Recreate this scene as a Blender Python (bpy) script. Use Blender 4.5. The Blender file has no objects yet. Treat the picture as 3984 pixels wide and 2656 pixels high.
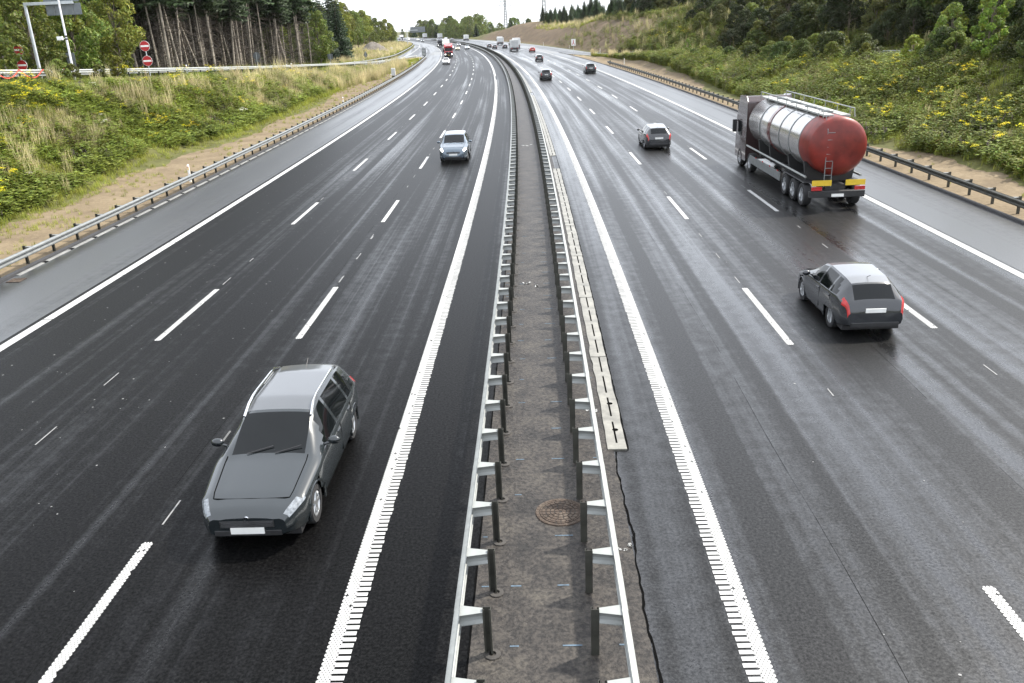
import bpy, bmesh, math, random
import numpy as np
from mathutils import Vector, Matrix
R = math.radians
SC = bpy.context.scene
COL = SC.collection

# ------------------------------------------------------------------ camera, sky, sun, exposure
CAM_H = 8.068
PITCH, ROLL, YAW = 0.360409, -0.0419196, -0.0436455
def set_camera():
    cp, sp = math.cos(PITCH), math.sin(PITCH)
    fwd = Vector((math.sin(YAW)*cp, math.cos(YAW)*cp, -sp))
    right = Vector((math.cos(YAW), -math.sin(YAW), 0)); up = right.cross(fwd)
    c, s = math.cos(ROLL), math.sin(ROLL)
    r2 = right*c + up*s; u2 = right*-s + up*c
    cam = bpy.data.cameras.new('camera'); ob = bpy.data.objects.new('camera', cam); COL.objects.link(ob)
    m = Matrix((r2, u2, -fwd)).transposed().to_4x4(); m.translation = (0, 0, CAM_H)
    ob.matrix_world = m
    cam.sensor_width = 36; cam.sensor_fit = 'HORIZONTAL'; cam.lens = 3265.94/3984*36
    cam.clip_start = 0.1; cam.clip_end = 9000
    SC.camera = ob
set_camera()

SUN_AZ, SUN_EL = R(62), R(47)          # from the right, a little ahead of the camera
w = bpy.data.worlds.new('World'); SC.world = w; w.use_nodes = True
nt = w.node_tree; nt.nodes.clear()
wo = nt.nodes.new('ShaderNodeOutputWorld'); bg = nt.nodes.new('ShaderNodeBackground')
sky = nt.nodes.new('ShaderNodeTexSky'); sky.sky_type = 'NISHITA'; sky.sun_disc = False
sky.sun_elevation = SUN_EL; sky.sun_rotation = SUN_AZ; sky.air_density = 1.0; sky.dust_density = 2.0
mixc = nt.nodes.new('ShaderNodeMix'); mixc.data_type = 'RGBA'; mixc.inputs[0].default_value = 0.72
mixc.inputs[7].default_value = (13.0, 13.6, 14.6, 1)      # thin bright cloud all over the sky
nt.links.new(sky.outputs[0], mixc.inputs[6]); nt.links.new(mixc.outputs[2], bg.inputs[0])
bg.inputs[1].default_value = 0.1
nt.links.new(bg.outputs[0], wo.inputs[0])
sl = bpy.data.lights.new('sun', 'SUN'); sl.energy = 4.4; sl.angle = R(3.0); sl.color = (1, .95, .86)
so = bpy.data.objects.new('sun', sl); COL.objects.link(so)
sd = Vector((math.sin(SUN_AZ)*math.cos(SUN_EL), math.cos(SUN_AZ)*math.cos(SUN_EL), math.sin(SUN_EL)))
so.rotation_euler = sd.to_track_quat('Z', 'Y').to_euler(); so.location = sd*200
vs = SC.view_settings; vs.view_transform = 'Standard'; vs.look = 'None'; vs.gamma = 1; vs.use_curve_mapping = False
vs.exposure = 0.9
SC.render.engine = 'CYCLES'; SC.cycles.use_denoising = True
SC.cycles.max_bounces = 6; SC.cycles.diffuse_bounces = 2; SC.cycles.glossy_bounces = 3
SC.cycles.transmission_bounces = 2; SC.cycles.transparent_max_bounces = 4; SC.cycles.volume_bounces = 0
SC.cycles.sample_clamp_indirect = 4

# ------------------------------------------------------------------ road axis: s metres ahead, u metres right of the inner line of the left carriageway
TH0, K0, K1 = 0.21695e-2, 0.38092e-3, -0.10140e-6
_S = np.arange(-120, 3600, 1.0)
def _theta(s):
    a = TH0 + K0*s + K1*s*s/2
    e = TH0 + K0*360 + K1*360*360/2 + (K0+K1*360)*(s-360)
    return np.where(s > 360, e, a)
_T = _theta(_S); _T[_S < 0] = TH0
_i0 = int(np.where(_S == 0)[0][0])
_X = -3.0488 - (np.cumsum(np.sin(_T)) - np.cumsum(np.sin(_T))[_i0])
_Y = np.cumsum(np.cos(_T)) - np.cumsum(np.cos(_T))[_i0]
def th(s): return np.interp(s, _S, _T)
def PA(s, u):
    t = th(s)
    return np.interp(s, _S, _X) + u*np.cos(t), np.interp(s, _S, _Y) + u*np.sin(t)
def P(s, u, z=0.0):
    x, y = PA(s, u); return Vector((float(x), float(y), z))
def ip(x, pts):
    return np.interp(x, [a for a, b in pts], [b for a, b in pts])
def sst(a, b, x):
    t = np.clip((x-a)/(b-a), 0, 1); return t*t*(3-2*t)

# left slip road (its edge nearer the motorway, its height, its outer rail), right slip road likewise
L_NEAR = [(-120, -38), (0, -36), (60, -33.7), (80, -32.4), (98, -31.2), (116, -29.8), (152, -27.6), (183, -25.2), (216, -22.8), (262, -18.4), (280, -16.8)]
L_Z = [(-120, 6.4), (40, 6.3), (60, 5.8), (73, 5.2), (88, 4.6), (98, 4.2), (116, 3.5), (152, 2.3), (183, 1.3), (216, .65), (262, .12), (280, 0), (4000, 0)]
L_OUT = [(-120, -46), (0, -44), (60, -41.5), (98, -39), (130, -36.6), (163, -33.2), (199, -30.6), (233, -28.9), (285, -27), (354, -25.4), (486, -20.8), (640, -20.6), (4000, -20.6)]
R_NEAR = [(-120, 44), (20, 41), (50, 39.5), (80, 37.8), (110, 35.5), (140, 33), (170, 30.3), (195, 27.4), (245, 21.4), (252, 20.6)]
R_Z = [(-120, 6.4), (20, 5.4), (50, 4.6), (80, 3.6), (110, 2.7), (140, 1.8), (170, 1.0), (195, .5), (245, .03), (260, 0), (4000, 0)]
R_OUT = [(-120, 51), (20, 48), (50, 46.5), (80, 44.8), (110, 42.4), (140, 40), (170, 37.2), (195, 34.4), (240, 30), (300, 28.6), (400, 27), (640, 24), (4000, 22.2)]
R_CREST = [(-120, 9), (60, 9), (120, 9.5), (170, 10), (230, 9.2), (270, 9.0), (310, 9.0), (340, 8.8), (375, 7.0), (405, 6.3), (435, 7.4), (470, 9.0), (510, 8.8), (560, 5.2), (630, .5), (700, 0), (4000, 0)]
rng0 = np.random.default_rng(5)
def wob(s, u):
    return (np.sin(s*.21+u*.37)+np.sin(s*.083-u*.19+1.3)+np.sin(s*.47+u*.11+2.1)*.5)
def terrain(s, u):
    s = np.asarray(s, float); u = np.asarray(u, float)
    z = np.full(np.broadcast(s, u).shape, -.06)
    s, u = np.broadcast_arrays(s, u)
    # left
    ln, lz, lo = ip(s, L_NEAR), ip(s, L_Z), ip(s, L_OUT)
    lf = u < -16.9
    e = np.minimum(ln+1.0, -19.5)
    a0 = np.where(e < -24, -22.0, e+2.0)
    zl = -.05 + (lz+.02)*sst(a0, e-.1, u) + .1*wob(s, u)*sst(-22.5, -24, u)*sst(ln+.3, ln+2.5, u)
    on = u < ln+.4
    zl = np.where(on & (s < 276), lz-.05, zl)
    out = u < lo-.3
    rise = .14*np.clip(lo-.3-u, 0, 30)*sst(190, 300, s)*sst(640, 500, s)
    drop = -.02*np.clip(lo-.3-u, 0, 30)*sst(200, 100, s)
    zl = np.where(out, lz-.05+rise+drop+.12*wob(s, u)*sst(lo-1, lo-4, u), zl)
    zl = np.where((s >= 258) & ~out, -.06, zl)
    z = np.where(lf, zl, z)
    # right
    rn, rz, ro, rc = ip(s, R_NEAR), ip(s, R_Z), ip(s, R_OUT), ip(s, R_CREST)
    rf = u > 22.2
    zr = -.05 + (rz+.02)*sst(24.5, np.maximum(rn-1.0, 25.5), u) + .1*wob(s, u)*sst(25, 27, u)*sst(rn-.3, rn-2.5, u)
    zr = np.where((u > rn-.4), rz-.05, zr)
    o2 = u > ro+1.2
    slope = rz - .05 + (u-ro-1.2)*.60
    top = rc + np.clip(u-ro-16, 0, 200)*.05 + .25*wob(s, u*.6)
    k = 1.2
    sm = -np.log(np.exp(-slope/k)+np.exp(-np.maximum(top, slope*0-.05)/k))*k
    sm = np.minimum(sm+.05, slope) + .07*wob(s*1.7, u*1.3)*sst(ro+2, ro+6, u)
    flat = rc < .3
    zr = np.where(o2, np.where(flat, rz-.05, sm), zr)
    z = np.where(rf, zr, z)
    return z
def tz(s, u): return float(terrain(np.array([s]), np.array([u]))[0])
def T(s, u, dz=0.0):
    return P(s, u, tz(s, u)+dz)

# ------------------------------------------------------------------ object helpers
def tag(o, label=None, cat=None, group=None, kind=None):
    if label: o['label'] = label
    if cat: o['category'] = cat
    if group: o['group'] = group
    if kind: o['kind'] = kind
    return o
def thing(name, label, cat, loc=(0, 0, 0), rz=0.0, group=None):
    o = bpy.data.objects.new(name, None); COL.objects.link(o); o.location = loc; o.rotation_euler = (0, 0, rz)
    o.empty_display_size = .2
    return tag(o, label, cat, group)
def link(name, me, parent=None):
    o = bpy.data.objects.new(name, me); COL.objects.link(o)
    if parent is not None: o.parent = parent
    return o
def copy_tree(o, parent=None):
    c = o.copy(); COL.objects.link(c)
    if parent is not None: c.parent = parent
    for ch in CH.get(o.name, []): 
        d = copy_tree(ch, c); CH.setdefault(c.name, []).append(d)
    return c
CH = {}
def reg(root):
    """remember the children of a thing once, so that copies stay cheap"""
    kids = {}
    for o in COL.objects:
        if o.parent is not None: kids.setdefault(o.parent.name, []).append(o)
    def walk(o):
        CH[o.name] = kids.get(o.name, [])
        for k in CH[o.name]: walk(k)
    walk(root); return root

class MB:
    def __init__(self): self.v = []; self.f = []; self.m = []; self.mi = 0
    def face(self, pts):
        b = len(self.v); self.v += [tuple(p) for p in pts]; self.f.append(tuple(range(b, b+len(pts)))); self.m.append(self.mi)
    def hexa(self, p):      # 8 points: bottom ring 0-3, top ring 4-7
        b = len(self.v); self.v += [tuple(q) for q in p]
        for f in ((3, 2, 1, 0), (4, 5, 6, 7), (0, 1, 5, 4), (1, 2, 6, 5), (2, 3, 7, 6), (3, 0, 4, 7)):
            self.f.append(tuple(b+i for i in f)); self.m.append(self.mi)
        return self
    def box(self, x0, x1, y0, y1, z0, z1):
        return self.hexa([(x0, y0, z0), (x1, y0, z0), (x1, y1, z0), (x0, y1, z0), (x0, y0, z1), (x1, y0, z1), (x1, y1, z1), (x0, y1, z1)])
    def tube(self, pts, r, n=6, cap=True):
        pts = [Vector(p) for p in pts]; rr = r if isinstance(r, (list, tuple)) else [r]*len(pts)
        b = len(self.v)
        for i, p in enumerate(pts):
            d = (pts[min(i+1, len(pts)-1)] - pts[max(i-1, 0)])
            d = d.normalized() if d.length > 1e-9 else Vector((0, 0, 1))
            a = Vector((0, 0, 1)) if abs(d.z) < .9 else Vector((1, 0, 0))
            e1 = d.cross(a).normalized(); e2 = d.cross(e1)
            for k in range(n):
                t = 2*math.pi*k/n; self.v.append(tuple(p+(e1*math.cos(t)+e2*math.sin(t))*rr[i]))
        for i in range(len(pts)-1):
            for k in range(n):
                self.f.append((b+i*n+k, b+i*n+(k+1) % n, b+(i+1)*n+(k+1) % n, b+(i+1)*n+k)); self.m.append(self.mi)
        if cap:
            self.f.append(tuple(b+k for k in range(n))[::-1]); self.m.append(self.mi)
            self.f.append(tuple(b+(len(pts)-1)*n+k for k in range(n))); self.m.append(self.mi)
        return self
    def lathe(self, prof, axis='z', c=(0, 0, 0), n=20):   # prof: (radius, height)
        b = len(self.v)
        for r, h in prof:
            for k in range(n):
                t = 2*math.pi*k/n; x, y, z = r*math.cos(t), r*math.sin(t), h
                if axis == 'x': x, y, z = h, r*math.cos(t), r*math.sin(t)
                if axis == 'y': x, y, z = r*math.sin(t), h, r*math.cos(t)
                self.v.append((x+c[0], y+c[1], z+c[2]))
        for i in range(len(prof)-1):
            for k in range(n):
                self.f.append((b+i*n+k, b+i*n+(k+1) % n, b+(i+1)*n+(k+1) % n, b+(i+1)*n+k)); self.m.append(self.mi)
        return self
    def ell(self, c, r, n=10, m=6):
        prof = [(math.sin(math.pi*i/m), -math.cos(math.pi*i/m)) for i in range(m+1)]
        b = len(self.v); self.lathe(prof, 'z', (0, 0, 0), n)
        for i in range(b, len(self.v)):
            x, y, z = self.v[i]; self.v[i] = (c[0]+x*r[0], c[1]+y*r[1], c[2]+z*r[2])
        return self
    def prism(self, poly, y0, y1, plane='xz'):
        b = len(self.v); n = len(poly)
        for y in (y0, y1):
            for a, c in poly:
                self.v.append((a, y, c) if plane == 'xz' else ((y, a, c) if plane == 'yz' else (a, c, y)))
        self.f.append(tuple(range(b, b+n))); self.m.append(self.mi)
        self.f.append(tuple(range(b+2*n-1, b+n-1, -1))); self.m.append(self.mi)
        for k in range(n):
            self.f.append((b+k, b+(k+1) % n, b+n+(k+1) % n, b+n+k)); self.m.append(self.mi)
        return self
    def mesh(self, name, mats, smooth=False, bevel=0.0):
        me = bpy.data.meshes.new(name); me.from_pydata(self.v, [], self.f)
        mats = mats if isinstance(mats, (list, tuple)) else [mats]
        for m in mats: me.materials.append(m)
        if len(mats) > 1: me.polygons.foreach_set('material_index', self.m)
        bm = bmesh.new(); bm.from_mesh(me); bmesh.ops.remove_doubles(bm, verts=bm.verts, dist=1e-5)
        if bevel:
            bmesh.ops.bevel(bm, geom=[e for e in bm.edges if len(e.link_faces) == 2 and e.calc_face_angle(0) > .5], offset=bevel, segments=2, affect='EDGES', profile=.5)
        bmesh.ops.recalc_face_normals(bm, faces=bm.faces); bm.to_mesh(me); bm.free()
        if smooth:
            me.shade_smooth()
            try: me.set_sharp_from_angle(angle=R(40))
            except Exception: pass
        me.update(); return me
    def build(self, name, mats, parent=None, smooth=False, bevel=0.0):
        return link(name, self.mesh(name, mats, smooth, bevel), parent)

def np_mesh(name, V, F, mat, col=None, uv=None, smooth=False):
    """V (n,3), F (m,k) with k = 3 or 4"""
    me = bpy.data.meshes.new(name); V = np.ascontiguousarray(V, np.float32); F = np.ascontiguousarray(F, np.int32); k = F.shape[1]
    me.vertices.add(len(V)); me.vertices.foreach_set('co', V.ravel())
    me.loops.add(F.size); me.loops.foreach_set('vertex_index', F.ravel())
    me.polygons.add(len(F)); me.polygons.foreach_set('loop_start', np.arange(0, F.size, k, dtype=np.int32))
    try: me.polygons.foreach_set('loop_total', np.full(len(F), k, np.int32))
    except Exception: pass
    me.update(calc_edges=True)
    if col is not None:
        a = me.color_attributes.new('Col', 'FLOAT_COLOR', 'POINT')
        c = np.ones((len(V), 4), np.float32); c[:, :3] = col; a.data.foreach_set('color', c.ravel())
    if uv is not None:
        l = me.uv_layers.new(name='UVMap'); l.data.foreach_set('uv', np.ascontiguousarray(uv[F.ravel()], np.float32).ravel())
    me.materials.append(mat)
    if smooth: me.polygons.foreach_set('use_smooth', np.ones(len(F), bool))
    me.validate(); return me

# ------------------------------------------------------------------ materials
def nmat(name):
    m = bpy.data.materials.new(name); m.use_nodes = True; n = m.node_tree
    b = n.nodes['Principled BSDF']; return m, n, b
def N(n, t, **k):
    x = n.nodes.new(t)
    for a, v in k.items(): setattr(x, a, v)
    return x
def noise(n, scale, detail=4, rough=.6, vec=None):
    x = N(n, 'ShaderNodeTexNoise'); x.inputs['Scale'].default_value = scale; x.inputs['Detail'].default_value = detail; x.inputs['Roughness'].default_value = rough
    if vec is not None: n.links.new(vec, x.inputs['Vector'])
    return x.outputs['Fac']
def ramp(n, src, stops):
    r = N(n, 'ShaderNodeValToRGB'); e = r.color_ramp.elements
    while len(e) < len(stops): e.new(.5)
    for i, (p, c) in enumerate(stops):
        e[i].position = p; e[i].color = (*c, 1) if len(c) == 3 else c
    n.links.new(src, r.inputs[0]); return r.outputs[0]
def bump(n, b, src, strength=.3, dist=.01):
    x = N(n, 'ShaderNodeBump'); x.inputs['Strength'].default_value = strength; x.inputs['Distance'].default_value = dist
    n.links.new(src, x.inputs['Height']); n.links.new(x.outputs[0], b.inputs['Normal'])
def plain(name, col, rough=.5, metal=0.0, var=.18, scale=3.0, spec=.5, coat=0.0, bmp=0.0, emit=None, estr=0.0, object_space=True):
    m, n, b = nmat(name)
    tc = N(n, 'ShaderNodeTexCoord')
    f = noise(n, scale, 5, .6, tc.outputs['Object' if object_space else 'Generated'])
    lo = tuple(max(0, c*(1-var)) for c in col); hi = tuple(min(1, c*(1+var)) for c in col)
    n.links.new(ramp(n, f, [(.3, lo), (.7, hi)]), b.inputs['Base Color'])
    b.inputs['Roughness'].default_value = rough; b.inputs['Metallic'].default_value = metal
    b.inputs['Specular IOR Level'].default_value = spec
    if coat: b.inputs['Coat Weight'].default_value = coat; b.inputs['Coat Roughness'].default_value = .05
    if bmp: bump(n, b, noise(n, scale*8, 3, .6, tc.outputs['Object']), bmp, .01)
    if emit: b.inputs['Emission Color'].default_value = (*emit, 1); b.inputs['Emission Strength'].default_value = estr
    return m
def asphalt(name, base, wet, spec, streak, r0=.50, r1=.27):
    """wet asphalt: u across, s along in the UV map; damp bands follow the wheel tracks"""
    m, n, b = nmat(name)
    uv = N(n, 'ShaderNodeUVMap'); uv.uv_map = 'UVMap'
    def mapped(sc):
        mp = N(n, 'ShaderNodeMapping'); mp.inputs['Scale'].default_value = sc; n.links.new(uv.outputs[0], mp.inputs[0]); return mp.outputs[0]
    st = noise(n, 1.0, 4, .55, mapped((.95, .0075, 1)))
    big = noise(n, 1.0, 4, .55, mapped((.35, .028, 1)))
    fine = noise(n, 1.0, 3, .6, mapped((streak, .012, 1)))
    tc = N(n, 'ShaderNodeTexCoord')
    grain = noise(n, 19, 7, .82, tc.outputs['Object'])
    gr2 = noise(n, 2.6, 5, .65, tc.outputs['Object'])
    def mad(a, k, c):
        x = N(n, 'ShaderNodeMath', operation='MULTIPLY_ADD'); n.links.new(a, x.inputs[0]); x.inputs[1].default_value = k
        if isinstance(c, float): x.inputs[2].default_value = c
        else: n.links.new(c, x.inputs[2])
        return x.outputs[0]
    tot = mad(gr2, .30, mad(fine, .55, mad(big, .55, mad(st, 1.0, 0.0))))
    mask = N(n, 'ShaderNodeMapRange'); mask.inputs['From Min'].default_value = 1.37-wet; mask.inputs['From Max'].default_value = 1.72-wet
    mask.interpolation_type = 'SMOOTHSTEP'; n.links.new(tot, mask.inputs[0]); mk = mask.outputs[0]
    rr = N(n, 'ShaderNodeMapRange'); rr.inputs['To Min'].default_value = r0; rr.inputs['To Max'].default_value = r1; n.links.new(mk, rr.inputs[0])
    n.links.new(mad(grain, .20, mad(rr.outputs[0], 1.0, -.10)), b.inputs['Roughness'])
    c = ramp(n, grain, [(.34, tuple(base*.3*k for k in (1, 1, 1.05))), (.5, tuple(base*k for k in (1, 1, 1.05))), (.64, tuple(base*3.4*k for k in (1, .99, .98)))])
    n.links.new(c, b.inputs['Base Color'])
    sp = N(n, 'ShaderNodeMapRange'); sp.inputs['To Min'].default_value = spec*.5; sp.inputs['To Max'].default_value = spec*1.75; n.links.new(mk, sp.inputs[0])
    g = N(n, 'ShaderNodeMapRange'); g.inputs['From Min'].default_value = .36; g.inputs['From Max'].default_value = .64; g.inputs['To Min'].default_value = .45; g.inputs['To Max'].default_value = 1.55; n.links.new(grain, g.inputs[0])
    ml = N(n, 'ShaderNodeMath', operation='MULTIPLY'); n.links.new(sp.outputs[0], ml.inputs[0]); n.links.new(g.outputs[0], ml.inputs[1]); n.links.new(ml.outputs[0], b.inputs['Specular IOR Level'])
    bump(n, b, grain, .35, .006)
    return m
def leafmat(name, trans=.35, rough=.55, tint=(1, 1, 1), pw=.3):
    m, n, b = nmat(name)
    at = N(n, 'ShaderNodeAttribute'); at.attribute_name = 'Col'
    oi = N(n, 'ShaderNodeObjectInfo')
    hs = N(n, 'ShaderNodeHueSaturation'); ti = N(n, 'ShaderNodeAttribute'); ti.attribute_type = 'INSTANCER'; ti.attribute_name = 'tint'
    mr = N(n, 'ShaderNodeMapRange'); mr.inputs['To Min'].default_value = .485; mr.inputs['To Max'].default_value = .515; n.links.new(oi.outputs['Random'], mr.inputs[0])
    mv = N(n, 'ShaderNodeMapRange'); mv.inputs['To Min'].default_value = 1-pw; mv.inputs['To Max'].default_value = 1+pw; n.links.new(oi.outputs['Random'], mv.inputs[0])
    ad = N(n, 'ShaderNodeMath', operation='MULTIPLY_ADD'); n.links.new(ti.outputs['Fac'], ad.inputs[0]); ad.inputs[1].default_value = 1.0; n.links.new(mv.outputs[0], ad.inputs[2])
    n.links.new(mr.outputs[0], hs.inputs['Hue']); n.links.new(ad.outputs[0], hs.inputs['Value']); n.links.new(at.outputs['Color'], hs.inputs['Color'])
    mx = N(n, 'ShaderNodeMix', data_type='RGBA', blend_type='MULTIPLY'); mx.inputs[0].default_value = 1; mx.inputs[7].default_value = (*tint, 1)
    n.links.new(hs.outputs[0], mx.inputs[6]); n.links.new(mx.outputs[2], b.inputs['Base Color'])
    b.inputs['Roughness'].default_value = rough; b.inputs['Specular IOR Level'].default_value = .25
    tr = N(n, 'ShaderNodeBsdfTranslucent'); n.links.new(mx.outputs[2], tr.inputs[0])
    ms = N(n, 'ShaderNodeMixShader'); ms.inputs[0].default_value = trans
    n.links.new(b.outputs[0], ms.inputs[1]); n.links.new(tr.outputs[0], ms.inputs[2])
    n.links.new(ms.outputs[0], n.nodes['Material Output'].inputs['Surface'])
    return m
def soil(name, stops, scale=.5, rough=.95, bmp=.5, fine=9, usecol=False, stretch=None, fs=((.3, (.6, .6, .6)), (.65, (1.15, 1.15, 1.15)))):
    m, n, b = nmat(name); tc = N(n, 'ShaderNodeTexCoord'); vec = tc.outputs['Object']
    if stretch:
        mp = N(n, 'ShaderNodeMapping'); mp.inputs['Scale'].default_value = stretch; n.links.new(vec, mp.inputs[0]); vec = mp.outputs[0]
    f = noise(n, scale, 8, .65, vec); g = noise(n, fine, 6, .7, tc.outputs['Object'])
    c = ramp(n, f, stops)
    if usecol:
        at = N(n, 'ShaderNodeAttribute'); at.attribute_name = 'Col'
        mu = N(n, 'ShaderNodeMix', data_type='RGBA', blend_type='MULTIPLY'); mu.inputs[0].default_value = 1
        n.links.new(c, mu.inputs[6]); n.links.new(at.outputs['Color'], mu.inputs[7]); c = mu.outputs[2]
    mx = N(n, 'ShaderNodeMix', data_type='RGBA', blend_type='MULTIPLY'); mx.inputs[0].default_value = .7
    n.links.new(c, mx.inputs[6]); n.links.new(ramp(n, g, list(fs)), mx.inputs[7])
    n.links.new(mx.outputs[2], b.inputs['Base Color']); b.inputs['Roughness'].default_value = rough; b.inputs['Specular IOR Level'].default_value = .2
    bump(n, b, g, bmp, .04)
    return m
M = {}
M['asph_l'] = asphalt('asphalt left', .003, .17, .105, 4.5, .40, .22)
M['asph_r'] = asphalt('asphalt right wet', .0045, .28, .54, 1.6, .42, .20)
M['asph_ms'] = asphalt('asphalt by the median', .004, .34, .5, 1.4, .42, .24)
M['asph_sh'] = asphalt('asphalt wet shoulder', .005, .46, 1.0, 1.2, .44, .32)
M['asph_ramp'] = asphalt('asphalt slip road', .015, .24, .8, 2.5, .42, .2)
M['paint'] = plain('road paint', (.36, .36, .35), .5, 0, .16, 4)
M['paint_old'] = plain('road paint worn', (.19, .19, .187), .6, 0, .3, 3)
M['galv'] = plain('galvanised steel', (.19, .20, .20), .5, .4, .22, 5)
M['galv_light'] = plain('bright galvanised steel', (.25, .26, .25), .5, .25, .16, 5)
M['galv_bright'] = plain('pale zinc steel', (.40, .415, .41), .5, .2, .12, 5)
M['galv_dark'] = plain('shaded dark steel', (.06, .06, .05), .6, .4, .35, 4)  # shade of post channels and the right rail's face is put into colour
M['bracket'] = plain('bracket steel', (.25, .26, .25), .55, .15, .1, 5)
M['median'] = soil('median concrete', [(.3, (.018, .017, .0165)), (.5, (.040, .036, .033)), (.72, (.064, .058, .05))], 1.5, .5, .6, 13, False, None, ((.41, (.34, .34, .36)), (.59, (1.5, 1.46, 1.38))))
M['slab'] = plain('pale drain concrete', (.185, .178, .155), .45, 0, .38, 2.6, bmp=.4)
M['kerbdark'] = plain('bitumen kerb', (.022, .022, .024), .7, 0, .3, 3, bmp=.3)
M['kerbpale'] = plain('pale gutter stone', (.17, .17, .16), .6, 0, .25, 2)
M['black'] = plain('dark opening', (.004, .004, .004), .9, 0, .1, 3, .02)
M['sand'] = soil('verge sand', [(.25, (.105, .078, .050)), (.5, (.165, .126, .078)), (.75, (.215, .168, .108))], .45, .95, .5, 5)
M['ground'] = soil('ground', [(.3, (.36, .36, .32)), (.55, (.6, .6, .56)), (.75, (.84, .8, .73))], .35, .95, .6, 3, True)
M['leaf'] = leafmat('leaves', .38)
M['needle'] = leafmat('needles', .12, .6)
M['weed'] = leafmat('weeds', .35, .6, pw=0)
M['bark'] = plain('bark', (.13, .105, .08), .9, 0, .45, 2.5, bmp=.5)
M['bark_pale'] = plain('spruce bark', (.30, .26, .21), .9, 0, .45, 1.3, bmp=.5)
M['twig'] = plain('dead twigs', (.06, .048, .038), .9, 0, .35, 2)
M['glass'] = plain('car glass', (.004, .005, .0055), .04, 0, .2, 1, .28)
M['tyre'] = plain('tyre rubber', (.018, .018, .019), .8, 0, .3, 8)
M['rim'] = plain('alloy rim', (.45, .46, .47), .3, .8, .15, 8)
M['trim'] = plain('black plastic trim', (.02, .02, .021), .5, 0, .3, 6)
M['chrome'] = plain('chrome', (.75, .76, .78), .15, 1, .08, 6)
M['lamp_on'] = plain('lit headlamp', (.9, .9, .88), .1, 0, .05, 3, emit=(1, .98, .92), estr=2.2)
M['lamp_off'] = plain('headlamp lens', (.20, .215, .23), .08, .3, .5, 18)
M['tail'] = plain('tail lamp lens', (.38, .02, .02), .12, 0, .25, 8)
M['plate'] = plain('number plate', (.75, .75, .72), .4, 0, .06, 6)
M['plate_y'] = plain('yellow plate', (.62, .42, .03), .4, 0, .1, 6)
M['signgrey'] = plain('sign back grey', (.17, .185, .195), .5, .3, .15, 2)
M['signwhite'] = plain('sign white', (.80, .80, .78), .45, 0, .05, 3)
M['signred'] = plain('sign red', (.40, .008, .012), .4, 0, .12, 3)
M['polegrey'] = plain('painted pole', (.52, .55, .57), .45, .3, .12, 3)
M['polewhite'] = plain('pale pole', (.74, .74, .77), .45, .1, .08, 3)
M['reflector'] = plain('post reflector', (.75, .5, .12), .3, 0, .1, 6)
M['tape'] = plain('red tape', (.65, .10, .07), .5, 0, .3, 2)
M['iron'] = soil('rusty cast iron', [(.3, (.045, .036, .030)), (.5, (.078, .058, .045)), (.7, (.115, .095, .076))], 3, .75, .5, 25)
M['iron_dark'] = plain('dark iron', (.025, .02, .017), .6, .2, .4, 6)
M['footing'] = plain('concrete footing', (.045, .041, .037), .9, 0, .25, 5, bmp=.3)
M['blue'] = plain('blue marker paint', (.065, .10, .135), .7, 0, .5, 14)
M['gravel'] = soil('gravel heap', [(.3, (.085, .076, .066)), (.5, (.145, .13, .112)), (.7, (.20, .18, .155))], 1.2, .95, .8, 6)
M['pylon'] = plain('pylon steel', (.30, .31, .32), .6, .3, .15, 1)
M['wire'] = plain('cable', (.25, .26, .27), .6, .2, .1, 1)

def paint(name, col, metal=0.0, rough=.25):
    return plain(name, col, rough, metal, .05, 1.2, .5, coat=.8)

# ------------------------------------------------------------------ ground and roads
def ground():
    s = np.concatenate([np.arange(-100, 320, 1.6), np.arange(320, 720, 4), np.arange(720, 1200, 16), np.arange(1200, 3500, 90)])
    u = np.concatenate([np.arange(-1300, -200, 80), np.arange(-200, -70, 8), np.arange(-70, -20, .8), np.arange(-20, 22.5, 3.0), np.arange(22.5, 75, .8), np.arange(75, 200, 8), np.arange(200, 1301, 80)])
    S, U = np.meshgrid(s, u, indexing='ij'); X, Y = PA(S, U); Z = terrain(S, U)
    V = np.stack([X, Y, Z], -1).reshape(-1, 3)
    a = np.arange(len(s)*len(u)).reshape(len(s), len(u))
    F = np.stack([a[:-1, :-1], a[:-1, 1:], a[1:, 1:], a[1:, :-1]], -1).reshape(-1, 4)
    c = np.zeros(S.shape+(3,)); c[:] = (.16, .16, .055)
    lo = ip(S, L_OUT); ro = ip(S, R_OUT)
    def put(mask, col): 
        m = np.clip(mask, 0, 1)[..., None]; c[:] = c*(1-m)+np.array(col)*m
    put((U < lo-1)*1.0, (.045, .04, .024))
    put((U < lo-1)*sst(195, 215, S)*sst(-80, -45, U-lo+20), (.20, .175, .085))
    put(sst(ro+16, ro+22, U)*1.0, (.24, .205, .11))
    w_ = wob(S, U)
    put(sst(ro+.3, ro+2, U)*sst(ro+21+w_, ro+17+w_, U)*sst(206, 232, S+w_*7+(U-ro)*1.2)*sst(600, 540, S), (.215, .155, .10))
    rill = .5+.5*np.sin(S*.9+U*1.5+2.2*np.sin(S*.23)+1.3*np.sin(U*.7-S*.4)); put(sst(ro+1, ro+4, U)*sst(ro+17, ro+12, U)*sst(232, 250, S)*sst(560, 500, S)*rill*.55, (.13, .088, .058))
    g = sst(335, 350, S)*sst(430, 410, S)*sst(ro+11, ro+15, U)
    put(g, (.22, .20, .09))
    put(sst(ro+9.5, ro+11, U+w_*.4)*sst(112, 120, S)*sst(160, 150, S), (.40, .37, .20))
    put(((U > 22.2) & (U < ip(S, R_NEAR)) & (S > 168))*1.0, (.42, .33, .22))
    put((S > 700)*1.0, (.16, .16, .07))
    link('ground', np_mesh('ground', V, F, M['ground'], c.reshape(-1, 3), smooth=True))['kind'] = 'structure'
ground()

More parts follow.
